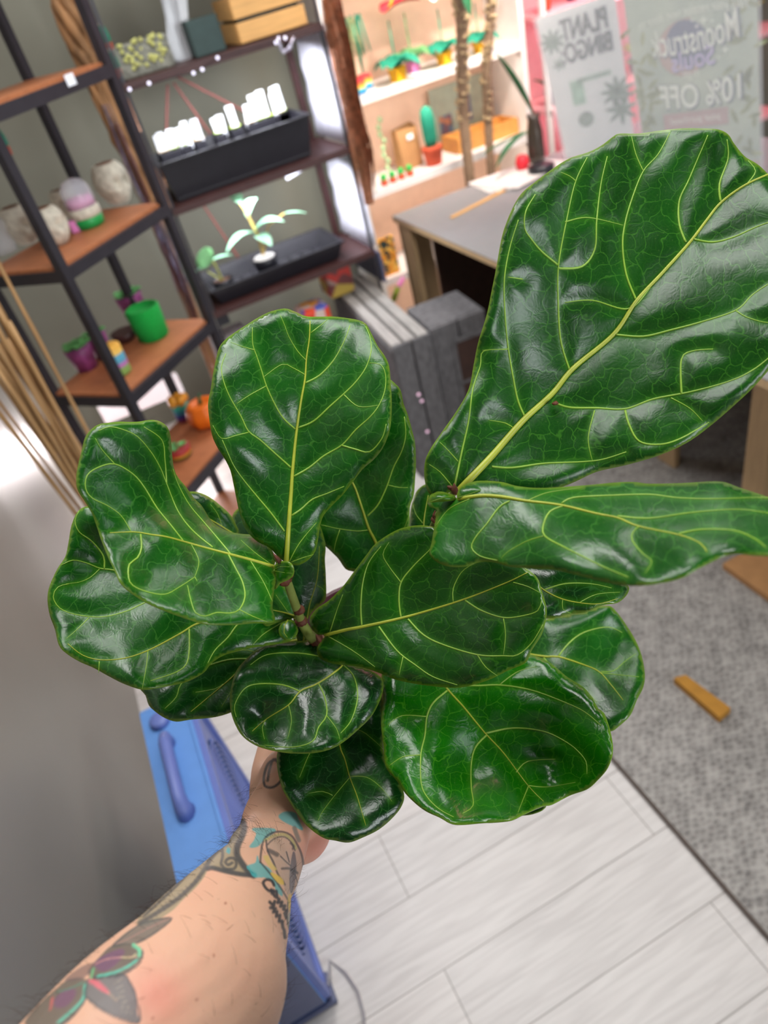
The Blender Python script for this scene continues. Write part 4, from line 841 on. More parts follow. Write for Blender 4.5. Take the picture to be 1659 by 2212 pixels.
def leaf_mat(name, base, dark, netcol, tr=.07, r0=.22, r1=.34):
    m = bpy.data.materials.new(name); m.use_nodes = True; nt = m.node_tree; N = nt.nodes; L = nt.links; bs = N['Principled BSDF']
    uv = N.new('ShaderNodeUVMap'); tcn = N.new('ShaderNodeTexNoise'); tcn.inputs['Scale'].default_value = 60; L.new(uv.outputs[0], tcn.inputs[0])
    wr = N.new('ShaderNodeMix'); wr.data_type = 'RGBA'; wr.blend_type = 'LINEAR_LIGHT'; wr.inputs[0].default_value = .010; L.new(uv.outputs[0], wr.inputs[6]); L.new(tcn.outputs['Color'], wr.inputs[7])
    def net(scale, lo, hi, rnd=.85):
        v = N.new('ShaderNodeTexVoronoi'); v.voronoi_dimensions = '2D'; v.feature = 'DISTANCE_TO_EDGE'; v.inputs['Scale'].default_value = scale; v.inputs['Randomness'].default_value = rnd; L.new(wr.outputs[2], v.inputs[0])
        r = N.new('ShaderNodeMapRange'); r.inputs[1].default_value = lo; r.inputs[2].default_value = hi; r.inputs[3].default_value = 1; r.inputs[4].default_value = 0; L.new(v.outputs['Distance'], r.inputs[0]); return r.outputs[0], v.outputs['Distance']
    n1, d1 = net(88, .012, .045); n2, d2 = net(330, .02, .12)
    no = N.new('ShaderNodeTexNoise'); no.inputs['Scale'].default_value = 28; no.inputs['Detail'].default_value = 3; L.new(uv.outputs[0], no.inputs[0])
    cr = N.new('ShaderNodeValToRGB'); cr.color_ramp.elements[0].position = .35; cr.color_ramp.elements[1].position = .68
    cr.color_ramp.elements[0].color = (*s2l(dark), 1); cr.color_ramp.elements[1].color = (*s2l(base), 1); L.new(no.outputs[0], cr.inputs[0])
    def mixc(a, b, f, k):
        mm = N.new('ShaderNodeMath'); mm.operation = 'MULTIPLY'; mm.inputs[1].default_value = k; L.new(f, mm.inputs[0])
        x = N.new('ShaderNodeMix'); x.data_type = 'RGBA'; L.new(mm.outputs[0], x.inputs[0]); L.new(a, x.inputs[6]); x.inputs[7].default_value = (*s2l(b), 1); return x.outputs[2]
    c = mixc(cr.outputs[0], netcol, n2, .10); c = mixc(c, netcol, n1, .46)
    av = N.new('ShaderNodeAttribute'); av.attribute_name = 'vein'; ae = N.new('ShaderNodeAttribute'); ae.attribute_name = 'rim'
    c = mixc(c, (70, 135, 25), av.outputs['Fac'], .40); c = mixc(c, (150, 180, 60), ae.outputs['Fac'], .5)
    sp = N.new('ShaderNodeTexVoronoi'); sp.voronoi_dimensions = '2D'; sp.inputs['Scale'].default_value = 150; L.new(uv.outputs[0], sp.inputs[0])
    sr = N.new('ShaderNodeMapRange'); sr.inputs[1].default_value = .03; sr.inputs[2].default_value = .09; sr.inputs[3].default_value = 1; sr.inputs[4].default_value = 0; L.new(sp.outputs['Distance'], sr.inputs[0]); c = mixc(c, (110, 150, 70), sr.outputs[0], .16)
    L.new(c, bs.inputs['Base Color'])
    rn = N.new('ShaderNodeMapRange'); rn.inputs[3].default_value = r0; rn.inputs[4].default_value = r1; L.new(no.outputs[0], rn.inputs[0]); L.new(rn.outputs[0], bs.inputs['Roughness'])
    bs.inputs['Specular IOR Level'].default_value = .42
    def bump(h, s, dist, prev=None):
        b = N.new('ShaderNodeBump'); b.inputs['Strength'].default_value = s; b.inputs['Distance'].default_value = dist; L.new(h, b.inputs['Height'])
        if prev is not None: L.new(prev, b.inputs['Normal'])
        return b.outputs[0]
    mn1 = N.new('ShaderNodeMath'); mn1.operation = 'MINIMUM'; mn1.inputs[1].default_value = .25; L.new(d1, mn1.inputs[0])
    b = bump(mn1.outputs[0], .09, .0025); b = bump(d2, .10, .0008, b)
    wv = N.new('ShaderNodeTexNoise'); wv.inputs['Scale'].default_value = 190; wv.inputs['Detail'].default_value = 4; L.new(uv.outputs[0], wv.inputs[0]); b = bump(wv.outputs[0], .08, .0010, b)
    L.new(b, bs.inputs['Normal'])
    tl = N.new('ShaderNodeBsdfTranslucent'); tl.inputs[0].default_value = (*s2l((90, 190, 10)), 1); ms = N.new('ShaderNodeMixShader'); ms.inputs[0].default_value = tr
    L.new(bs.outputs[0], ms.inputs[1]); L.new(tl.outputs[0], ms.inputs[2]); L.new(ms.outputs[0], N['Material Output'].inputs[0]); return m
LM = dict(a=leaf_mat('fig_leaf_bright', (12, 82, 3), (7, 60, 3), (60, 126, 28), .07, .18, .30), l=leaf_mat('fig_leaf_big', (12, 80, 4), (7, 60, 3), (66, 132, 34), .07, .27, .40), y=leaf_mat('fig_leaf_young', (16, 108, 3), (10, 84, 3), (74, 150, 30), .07, .15, .26),
          b=leaf_mat('fig_leaf_mid', (16, 88, 11), (8, 66, 8), (66, 130, 44)),
          c=leaf_mat('fig_leaf_dark', (13, 68, 17), (7, 48, 12), (54, 112, 48), .06, .18, .3))
def vein_mat(name, c, r=.45): return mat(name, c, r, var=.12, scale=90)
VM = vein_mat('leaf_vein', (138, 178, 60)); MR = vein_mat('leaf_midrib', (166, 176, 52)); MRB = mat('leaf_midrib_base', (176, 150, 70), .5, var=.2, scale=120)
fig = thing('fiddle_leaf_fig', 'glossy green fiddle leaf fig in a burgundy pot, held up by the tattooed hand', 'potted plant', (0, 0, 0))
pot_c = unproj(np.array([[790., 1385.]]), np.array([.685]))[0]; pot_h = .14; pot_r = .082
fig.location = V((pot_c[0], pot_c[1], pot_c[2] - pot_h)); fo = np.array(fig.location)

def tubes(mb, P3, rad, n=6):
    mb.tube(list(P3), list(rad), n)
def leaf(outline, midrib, veins, depths, mk='b', bulge=.0026, mw=7.0, vw=3.6, step=7, quilt=26, veinamp=1.0, wav=.0015, seed=0, thick=.0007):
    ol = smooth(outline, True, 6); dep = TPS(depths)
    mid = smooth(midrib, False, 8) if midrib else None; vs = [smooth(v, False, 8) for v in veins]
    allv = ([mid] if mid is not None else []) + vs
    x0, y0 = ol.min(0); x1, y1 = ol.max(0)
    gx, gy = np.meshgrid(np.arange(x0, x1, step), np.arange(y0, y1, step * .87)); gx = gx + (np.arange(gx.shape[0]) % 2)[:, None] * step * .5
    G = np.c_[gx.ravel(), gy.ravel()]; G = G[inside(G, ol)]; G = G[segdist(G, [np.r_[ol, ol[:1]]]) > step * .5]
    pts = np.r_[ol, G]; n = len(ol)
    r = delaunay_2d_cdt([Vector(p) for p in pts], [(i, (i + 1) % n) for i in range(n)], [], 1, 1e-5)
    P = np.array([[v.x, v.y] for v in r[0]]); faces = [tuple(f) for f in r[2]]
    dv = segdist(P, allv) if allv else np.full(len(P), 100.); de = segdist(P, [np.r_[ol, ol[:1]]])
    def surf(Q, dv_, de_):
        d = dep(Q); rr = np.random.default_rng(seed + 5); wv = 0
        for k in range(4):
            kx, ky, ph = rr.uniform(-.045, .045), rr.uniform(-.045, .045), rr.uniform(0, 6.28); wv = wv + np.sin(Q[:, 0] * kx + Q[:, 1] * ky + ph)
        edge = np.exp(-de_ / 45.)
        return d - bulge * (1 - np.exp(-(dv_ / quilt) ** 1.5)) * np.minimum(1, de_ / 25) + wv * wav * (.25 + .75 * edge) + .0045 * np.exp(-de_ / 12.)
    D = surf(P, dv, de); W3 = unproj(P, D) - fo
    me = bpy.data.meshes.new('leaf')
    # make every face look towards the viewer's side of the leaf
    a, b_, c = (W3[[f[i] for f in faces]] for i in range(3)); nn = np.cross(b_ - a, c - a); flip = (nn * ((CAM - fo) - a)).sum(1) < 0
    faces = [f[::-1] if fl else f for f, fl in zip(faces, flip)]
    me.from_pydata(W3.tolist(), [], faces); me.update()
    uvl = me.uv_layers.new(name='UVMap'); li = np.zeros(len(me.loops), int); me.loops.foreach_get('vertex_index', li)
    sc_ = float(np.mean(D)) / F; uvv = P[li] * sc_ + np.array([seed * 1.37, seed * .71]); uvl.data.foreach_set('uv', uvv.ravel().astype('f'))
    at1 = me.attributes.new('vein', 'FLOAT', 'POINT'); at1.data.foreach_set('value', np.exp(-(dv / 7.0) ** 2).astype('f'))
    at2 = me.attributes.new('rim', 'FLOAT', 'POINT'); at2.data.foreach_set('value', np.exp(-(de / 2.2) ** 2).astype('f'))
    o = link('leaf', me, LM[mk], fig, smooth=True)
    s = o.modifiers.new('thickness', 'SOLIDIFY'); s.thickness = thick; s.offset = -1
    def on_surf(line, lift):
        e_ = segdist(line, [np.r_[ol, ol[:1]]]); e_ = np.where(inside(line, ol), e_, 0); d = surf(line, np.zeros(len(line)), e_) - lift; return unproj(line, d) - fo
    if mid is not None:
        t = np.linspace(0, 1, len(mid)); rad = mw * sc_ * .5 * (1 - .80 * t ** .8); mb = MB(); tubes(mb, on_surf(mid, .0002), rad, 8); mb.build('midrib', MR, o, smooth=True)
    if vs:
        mb = MB()
        for k, v in enumerate(vs):
            ln = np.hypot(*np.diff(v, axis=0).T).sum(); w0 = vw * (.85 if ln > 130 else .5); t = np.linspace(0, 1, len(v)); rad = w0 * sc_ * .5 * (1 - .6 * t); tubes(mb, on_surf(v, .0001), rad, 6)
        mb.build('side_veins', VM, o, smooth=True)
    return o

# 1 big upright leaf, upper right
leaf(K('A', [(175, 1752), (100, 1775), (60, 1765), (38, 1700), (38, 1620), (60, 1560), (120, 1470), (190, 1370), (245, 1270), (270, 1150), (290, 1050), (330, 920), (355, 800), (375, 700), (400, 560), (425, 480), (460, 400), (500, 340), (560, 290), (640, 230), (720, 180), (810, 150), (870, 120), (930, 75), (960, 62), (1050, 62), (1150, 48), (1250, 38), (1340, 38), (1420, 42), (1470, 65), (1500, 110), (1550, 170), (1620, 215), (1700, 300), (1790, 420), (1850, 560), (1860, 700), (1830, 850), (1770, 1000), (1700, 1130), (1600, 1250), (1500, 1345), (1390, 1440), (1280, 1520), (1150, 1580), (1000, 1625), (850, 1660), (740, 1710), (640, 1745), (500, 1760), (350, 1755), (240, 1750)]),
 K('A', [(190, 1755), (235, 1710), (350, 1590), (500, 1420), (640, 1290), (740, 1170), (930, 1010), (1040, 850), (1160, 720), (1290, 575), (1370, 470), (1440, 385), (1560, 300), (1720, 230)]),
 [K('A', v) for v in ([(510, 1400), (480, 1330), (460, 1240), (430, 1060), (415, 880), (415, 740), (440, 600), (480, 470)], [(722, 1180), (680, 1040), (668, 860), (670, 680), (710, 460), (750, 290), (805, 175)], [(665, 682), (590, 620), (540, 560), (510, 510), (515, 430), (560, 350)],
  [(750, 285), (720, 262), (680, 245)], [(1037, 850), (990, 730), (972, 590), (985, 480), (1020, 360), (1070, 240), (1140, 160), (1195, 60)], [(1070, 240), (1035, 160), (1015, 75)], [(1270, 575), (1240, 490), (1240, 380), (1285, 280), (1340, 150), (1375, 70)], [(1435, 385), (1430, 300), (1470, 180), (1465, 90)],
  [(1560, 300), (1600, 240), (1565, 190)], [(1310, 562), (1400, 575), (1500, 550), (1600, 505), (1700, 470), (1800, 450)], [(940, 1012), (1070, 1020), (1200, 990), (1350, 950), (1510, 895), (1590, 820), (1700, 750), (1820, 690)], [(1510, 900), (1560, 930), (1659, 955), (1770, 940)],
  [(650, 1332), (720, 1355), (850, 1358), (985, 1362), (1120, 1315), (1300, 1280), (1480, 1230), (1600, 1170), (1720, 1070)], [(985, 1370), (1000, 1430), (1050, 1515), (1150, 1530), (1250, 1500), (1380, 1425)], [(355, 1635), (450, 1640), (600, 1620), (780, 1612), (880, 1600), (990, 1565)],
  [(178, 1735), (210, 1580), (245, 1420), (265, 1270), (300, 1160), (315, 1090), (420, 1082)], [(195, 1610), (150, 1560), (110, 1520)], [(165, 1725), (110, 1660), (60, 1625)], [(460, 1455), (420, 1430), (340, 1415)], [(430, 1080), (370, 1082), (310, 1085)], [(500, 750), (430, 740)],
  [(668, 700), (780, 690), (840, 610), (850, 470), (870, 300), (900, 170)], [(700, 480), (780, 460), (850, 465), (975, 495)], [(1100, 790), (1000, 890), (830, 850), (700, 860)], [(1250, 1290), (1250, 1130), (1300, 1090), (1400, 1080)], [(840, 1370), (810, 1500), (830, 1610)], [(1200, 1310), (1290, 1360), (1350, 1420)])],
 [(985, 1060, .492), (1250, 780, .515), (1560, 450, .510), (1060, 620, .488), (1130, 430, .492), (1330, 290, .520), (1520, 290, .516), (1740, 560, .470), (1600, 860, .470), (1300, 1010, .490), (930, 990, .492), (1400, 900, .490), (1180, 560, .500), (1500, 700, .492)],
 'l', .0030, mw=17, vw=6.0, step=7, seed=1)
# 2 near-horizontal leaf on the right
leaf(K('B', [(185, 168), (160, 148), (115, 135), (75, 142), (52, 175), (58, 205), (95, 222), (90, 260), (80, 320), (70, 380), (60, 430), (100, 470), (160, 490), (240, 488), (300, 468), (370, 470), (440, 490), (560, 500), (650, 505), (760, 530), (880, 560), (1000, 580), (1130, 570), (1250, 545), (1330, 500), (1430, 450), (1500, 430), (1600, 435), (1700, 430), (1850, 380), (1920, 290), (1810, 210), (1659, 160), (1520, 115), (1430, 88), (1250, 95), (1100, 98), (1030, 90), (940, 92), (800, 105), (600, 118), (480, 110), (400, 90), (300, 85), (235, 108), (210, 140)]),
 K('B', [(200, 170), (300, 155), (400, 160), (520, 180), (680, 200), (850, 240), (950, 260), (1050, 300), (1240, 340), (1340, 380), (1370, 420)]),
 [K('B', v) for v in ([(685, 192), (740, 165), (900, 155), (1100, 150), (1230, 165), (1400, 170), (1659, 165), (1780, 190)], [(440, 180), (390, 210), (330, 290), (280, 350), (260, 400), (300, 440), (380, 460)], [(690, 205), (630, 230), (600, 290), (605, 345), (700, 400), (780, 440), (880, 490), (1000, 540)], [(600, 345), (520, 370), (430, 420), (400, 450)],
  [(1050, 300), (1020, 330), (1020, 370), (1070, 430), (1110, 465), (1080, 520)], [(950, 252), (1100, 262), (1300, 235), (1500, 220), (1620, 230), (1720, 250)], [(1240, 335), (1350, 315), (1500, 320), (1600, 360), (1650, 400)], [(520, 180), (620, 140), (780, 118)], [(250, 170), (150, 220), (90, 300)])],
 [(965, 1080, .480), (950, 1150, .462), (945, 1200, .452), (1060, 1210, .428), (1200, 1235, .385), (1350, 1262, .350), (1500, 1230, .335), (1680, 1195, .318), (1760, 1120, .330), (1660, 1070, .385), (1500, 1045, .415), (1300, 1045, .435), (1120, 1047, .455), (1000, 1042, .474), (1150, 1085, .440), (1350, 1125, .392), (1500, 1170, .358), (1250, 1180, .388)],
 'b', .0016, mw=11, vw=6.5, step=8, quilt=30, seed=2)
for c_, pts, dd, mk in (('B', [(190, 165), (200, 125), (235, 98), (300, 84), (370, 92), (410, 118), (400, 145), (350, 155), (280, 158), (225, 165)], .466, 'b'), ('B', [(60, 185), (62, 160), (95, 142), (140, 140), (180, 155), (190, 170), (160, 180), (110, 184)], .470, 'a')):
    pp = K(c_, pts); cx_ = np.mean([p[0] for p in pp]); cy_ = np.mean([p[1] for p in pp])
    leaf(pp, None, [[(pp[0][0], pp[0][1]), (cx_, cy_), (pp[4][0], pp[4][1])]], [(cx_, cy_, dd - .006), (cx_ - 60, cy_, dd), (cx_ + 60, cy_, dd), (cx_, cy_ - 25, dd + .01), (cx_, cy_ + 25, dd - .002)], mk, .0006, seed=21, vw=2.5)
# 3 upright centre leaf
leaf(K('C', [(600, 1840), (540, 1790), (480, 1730), (400, 1690), (330, 1620), (300, 1560), (275, 1480), (258, 1400), (240, 1310), (215, 1200), (170, 1110), (125, 1040), (90, 960), (72, 860), (62, 740), (80, 640), (95, 540), (115, 440), (140, 350), (190, 290), (260, 240), (330, 195), (400, 150), (480, 110), (560, 88), (610, 86), (670, 110), (740, 138), (830, 140), (930, 140), (1020, 150), (1100, 165), (1150, 190), (1190, 260), (1230, 340), (1280, 410), (1310, 480), (1320, 580), (1328, 720), (1325, 850), (1310, 940), (1270, 1040), (1210, 1120), (1130, 1190), (1060, 1280), (990, 1370), (920, 1440), (860, 1510), (835, 1580), (820, 1680), (800, 1760), (750, 1820), (680, 1855), (630, 1848)]),
 K('C', [(600, 1840), (610, 1700), (620, 1550), (635, 1350), (645, 1200), (670, 950), (700, 740), (730, 570), (740, 430), (760, 290), (765, 170)]),
 [K('C', v) for v in ([(588, 1620), (500, 1500), (400, 1380), (310, 1270), (240, 1170), (190, 1060), (160, 990)], [(632, 1180), (520, 1080), (420, 990), (340, 930), (290, 830), (210, 690), (165, 570), (155, 480), (185, 395)], [(340, 938), (250, 960), (155, 980), (95, 890)], [(662, 915), (580, 840), (520, 740), (465, 620), (430, 510), (400, 420), (370, 330), (368, 215)],
  [(385, 370), (310, 350), (220, 318)], [(737, 440), (680, 380), (620, 280), (590, 200), (560, 130)], [(638, 1510), (700, 1470), (780, 1400), (880, 1360), (1000, 1310)], [(655, 1240), (760, 1180), (860, 1100), (985, 1025), (1080, 920), (1180, 830), (1240, 750), (1280, 650), (1285, 540), (1250, 470), (1175, 460)], [(985, 1028), (1080, 1055), (1175, 1072), (1260, 980), (1290, 880)],
  [(685, 905), (790, 860), (900, 760), (1000, 670), (1080, 590), (1150, 490), (1185, 380), (1180, 290), (1150, 210)], [(733, 597), (830, 545), (920, 450), (980, 350), (1020, 260), (1040, 200)], [(770, 252), (850, 190), (890, 155)], [(620, 1830), (680, 1720), (740, 1640), (810, 1560)], [(625, 1835), (720, 1800), (790, 1780)],
  [(460, 620), (350, 680), (260, 740)], [(730, 540), (640, 490), (570, 470), (440, 560)], [(1000, 680), (1100, 760), (1240, 750)])],
 [(618, 1215, .525), (640, 690, .545), (455, 850, .512), (600, 680, .540), (845, 850, .520), (650, 920, .542), (560, 1080, .525), (720, 1100, .528), (760, 740, .542), (500, 740, .530), (560, 880, .528), (750, 900, .532)],
 'b', .0022, mw=12, vw=5.0, step=7, seed=3)
# 4 left folded leaf
leaf(K('D', [(1465, 985), (1475, 935), (1450, 880), (1400, 830), (1330, 790), (1250, 780), (1180, 765), (1120, 735), (1070, 690), (1020, 610), (970, 560), (920, 490), (870, 430), (845, 370), (835, 290), (828, 200), (815, 140), (790, 105), (740, 80), (690, 78), (630, 88), (570, 90), (510, 88), (440, 95), (380, 105), (330, 140), (295, 190), (275, 270), (255, 350), (242, 430), (250, 510), (300, 590), (340, 660), (370, 740), (400, 830), (440, 930), (480, 1010), (520, 1090), (600, 1160), (700, 1220), (820, 1270), (950, 1315), (1050, 1340), (1200, 1345), (1330, 1335), (1465, 1325), (1455, 1240), (1465, 1130), (1475, 1060)]),
 K('D', [(1465, 985), (1330, 945), (1180, 905), (1030, 865), (910, 830), (800, 800), (700, 785), (600, 770), (450, 775)]),
 [K('D', v) for v in ([(1200, 912), (1150, 850), (1040, 720), (940, 600), (870, 470), (840, 380)], [(1085, 865), (960, 760), (870, 640), (800, 470), (760, 370), (700, 270), (620, 180), (540, 140), (450, 120), (380, 145)], [(905, 828), (820, 720), (740, 620), (660, 490), (590, 410), (480, 350), (380, 370), (310, 420), (300, 500), (340, 560), (440, 610), (520, 670), (580, 765)],
  [(800, 470), (790, 330), (770, 200), (660, 120)], [(480, 350), (400, 260), (360, 190)], [(1440, 965), (1350, 900), (1260, 820)], [(640, 785), (645, 870), (620, 930), (570, 970), (565, 1050), (590, 1100), (680, 1140), (790, 1155), (880, 1110), (975, 1048)], [(950, 840), (1000, 950), (975, 1045)], [(975, 1048), (990, 1075)],
  [(1180, 905), (1230, 1000), (1270, 1080), (1285, 1170), (1250, 1250), (1190, 1272), (1110, 1268), (1040, 1290), (980, 1270), (950, 1190), (930, 1100)], [(1250, 1250), (1330, 1290), (1420, 1325)], [(1320, 950), (1400, 1080), (1455, 1200)])],
 [(598, 1222, .525), (240, 1150, .470), (330, 915, .500), (190, 950, .478), (170, 1040, .462), (370, 950, .520), (420, 1080, .545), (500, 1135, .540), (480, 1190, .512), (350, 1160, .488), (590, 1345, .470), (430, 1345, .440), (300, 1300, .432), (220, 1200, .445), (450, 1260, .480), (330, 1230, .470)],
 'b', .0022, mw=9, vw=5.0, step=7, seed=4)
leaf(K('D', [(1462, 990), (1475, 965), (1510, 950), (1550, 952), (1580, 975), (1590, 1010), (1580, 1045), (1545, 1070), (1500, 1090), (1470, 1125), (1458, 1070)]), None, [K('D', [(1465, 1005), (1500, 985), (1560, 985)]), K('D', [(1465, 1010), (1520, 1020), (1580, 1025)]), K('D', [(1465, 1000), (1462, 1050), (1475, 1085)])],
 [(600, 1230, .520), (625, 1215, .506), (632, 1240, .510), (615, 1260, .512), (595, 1260, .518)], 'a', .0006, seed=24, vw=2.6)
# 5 lower left dark glossy leaf
leaf(K('D', [(1610, 1345), (1560, 1300), (1480, 1280), (1300, 1230), (1100, 1080), (900, 980), (700, 830), (520, 690), (400, 620), (330, 610), (280, 620), (240, 660), (210, 740), (195, 830), (175, 920), (130, 990), (95, 1060), (70, 1130), (65, 1200), (80, 1290), (110, 1370), (135, 1470), (180, 1520), (260, 1570), (350, 1610), (440, 1660), (540, 1710), (650, 1745), (740, 1735), (850, 1715), (940, 1690), (1030, 1640), (1080, 1580), (1160, 1530), (1280, 1495), (1400, 1475), (1500, 1460), (1570, 1440), (1608, 1395)]),
 K('D', [(1600, 1300), (1480, 1270), (1300, 1280), (1100, 1310), (980, 1340), (880, 1400), (690, 1500), (540, 1550), (390, 1560), (280, 1530), (190, 1460)]),
 [K('D', v) for v in ([(1100, 1080), (900, 1110), (660, 1210), (550, 1260), (400, 1295), (240, 1280), (140, 1240), (100, 1170), (130, 1110), (200, 1090)], [(415, 1000), (410, 920), (340, 830), (260, 770), (235, 700), (260, 640)], [(600, 1040), (470, 1005), (390, 995), (300, 960), (220, 945), (150, 975)], [(385, 1000), (330, 1050), (260, 1080), (180, 1090)],
  [(1330, 1275), (1240, 1340), (1180, 1420), (1100, 1500), (1055, 1580)], [(940, 1370), (940, 1500), (920, 1590), (850, 1640), (700, 1690)], [(685, 1505), (675, 1600), (650, 1740)], [(320, 1300), (250, 1370), (180, 1430)], [(1530, 1320), (1480, 1350), (1400, 1400), (1330, 1470)], [(385, 1570), (380, 1640)])],
 [(640, 1355, .605), (560, 1400, .585), (450, 1280, .590), (300, 1150, .575), (190, 1110, .560), (110, 1290, .535), (130, 1400, .520), (300, 1488, .505), (420, 1450, .540), (300, 1380, .542), (210, 1310, .552), (230, 1210, .570)],
 'b', .0030, mw=7, vw=5.0, step=7, seed=5)
# 6 dark leaf low left
leaf(K('D', [(1640, 1440), (1560, 1400), (1400, 1400), (1250, 1440), (1050, 1520), (900, 1600), (750, 1680), (640, 1730), (670, 1780), (690, 1840), (730, 1880), (790, 1920), (860, 1942), (950, 1930), (1060, 1920), (1140, 1905), (1230, 1870), (1330, 1800), (1450, 1720), (1560, 1600), (1640, 1500)]),
 K('D', [(1640, 1430), (1450, 1480), (1280, 1600), (1180, 1690), (1060, 1790), (950, 1880)]),
 [K('D', v) for v in ([(1330, 1555), (1180, 1560), (1000, 1620), (890, 1710), (860, 1790), (790, 1860)], [(1340, 1510), (1270, 1500), (1150, 1530)], [(1150, 1710), (1100, 1740), (980, 1760)], [(1250, 1625), (1200, 1750), (1140, 1850)])],
 [(650, 1385, .635), (560, 1400, .615), (320, 1490, .590), (360, 1550, .575), (480, 1545, .575), (560, 1480, .600), (440, 1470, .598)],
 'c', .0022, mw=6, vw=4.0, step=7, seed=6)
# 7 round leaf low centre-left
leaf(K('E', [(480, 478), (420, 470), (330, 480), (250, 490), (180, 510), (120, 560), (70, 620), (45, 700), (38, 780), (50, 850), (90, 930), (150, 980), (230, 1010), (340, 1030), (450, 1030), (540, 1010), (610, 970), (680, 910), (740, 850), (780, 780), (800, 720), (795, 660), (740, 620), (680, 600), (620, 580), (550, 540), (510, 500)]),
 K('E', [(490, 480), (560, 530), (600, 588), (480, 680), (390, 720), (330, 790), (220, 860), (150, 920)]),
 [K('E', v) for v in ([(385, 722), (300, 690), (180, 685), (110, 710), (62, 790), (70, 850)], [(560, 575), (470, 545), (350, 530), (220, 540), (140, 590)], [(330, 790), (345, 870), (325, 960)], [(480, 685), (510, 750), (520, 840), (480, 900), (450, 970), (350, 1000), (210, 990)], [(522, 845), (570, 910), (585, 960)], [(600, 590), (650, 640), (672, 710), (670, 780), (640, 870), (590, 930)], [(220, 860), (200, 900), (210, 960)])],
 [(690, 1386, .612), (640, 1390, .608), (520, 1440, .580), (500, 1520, .562), (560, 1610, .535), (650, 1625, .528), (760, 1580, .550), (825, 1500, .575), (720, 1440, .592), (640, 1520, .568), (570, 1560, .568), (600, 1480, .575)],
 'c', .0030, mw=6, vw=4.2, step=6, seed=7)
# 8 darkest hanging leaf at the bottom
leaf(K('E', [(640, 700), (740, 690), (790, 720), (800, 800), (805, 900), (800, 1000), (820, 1080), (870, 1150), (905, 1230), (895, 1290), (850, 1350), (780, 1410), (700, 1450), (630, 1475), (560, 1465), (500, 1450), (420, 1390), (360, 1310), (310, 1230), (285, 1160), (272, 1080), (280, 1010), (340, 900), (450, 800), (550, 730)]),
 K('E', [(600, 720), (580, 850), (585, 990), (610, 1060), (635, 1150), (670, 1240), (700, 1340), (715, 1390)]),
 [K('E', v) for v in ([(635, 1150), (560, 1240), (500, 1320), (475, 1370)], [(560, 900), (470, 980), (430, 1040), (385, 1150)], [(640, 1145), (720, 1150), (790, 1200), (845, 1270)], [(590, 930), (680, 915), (760, 970), (800, 1010)], [(550, 1240), (500, 1220), (430, 1230)])],
 [(745, 1480, .632), (700, 1560, .600), (830, 1580, .602), (600, 1650, .556), (870, 1710, .560), (745, 1818, .528), (650, 1770, .532), (740, 1680, .572), (820, 1790, .540)],
 'c', .0016, mw=5, vw=3.4, step=7, seed=8)
# 9 centre leaf
leaf(K('E', [(515, 440), (480, 442), (445, 410), (435, 360), (470, 310), (530, 270), (600, 200), (660, 120), (720, 40), (760, -10), (830, -60), (900, -92), (980, -104), (1060, -95), (1200, -60), (1320, -10), (1420, 50), (1520, 115), (1570, 160), (1590, 220), (1615, 310), (1610, 370), (1590, 440), (1540, 520), (1510, 580), (1420, 620), (1340, 660), (1250, 690), (1170, 705), (1080, 700), (960, 685), (850, 660), (780, 630), (680, 600), (590, 590), (520, 575), (480, 550), (470, 510), (490, 475)]),
 K('E', [(512, 442), (620, 415), (700, 400), (900, 355), (1060, 310), (1200, 265), (1320, 220), (1440, 170), (1520, 130)]),
 [K('E', v) for v in ([(695, 395), (690, 300), (700, 180), (730, 80), (790, 0)], [(890, 355), (880, 270), (890, 180), (950, 100), (1030, 20), (1080, -40)], [(890, 180), (830, 100), (800, 40), (830, -20)], [(1150, 278), (1150, 210), (1190, 130), (1245, 90), (1300, 60)], [(780, 400), (870, 520), (960, 590), (1050, 650), (1170, 690)], [(925, 362), (1000, 440), (1100, 490), (1270, 540), (1400, 545), (1470, 540), (1540, 480), (1595, 390)],
  [(1210, 270), (1290, 320), (1400, 355), (1500, 345), (1570, 320), (1590, 270)], [(1270, 540), (1310, 600), (1370, 645)], [(900, 550), (880, 640)], [(535, 430), (570, 320), (600, 240)], [(530, 450), (650, 520), (760, 600)], [(1450, 180), (1520, 200), (1580, 230)], [(1400, 360), (1410, 440), (1400, 540)])],
 [(695, 1372, .592), (690, 1300, .588), (700, 1420, .588), (880, 1140, .565), (1000, 1150, .535), (1150, 1240, .505), (1180, 1330, .500), (1100, 1440, .505), (980, 1485, .525), (830, 1445, .555), (900, 1330, .560), (1060, 1280, .530), (760, 1220, .578), (990, 1400, .530)],
 'a', .0028, mw=8.5, vw=5.0, step=7, seed=9)
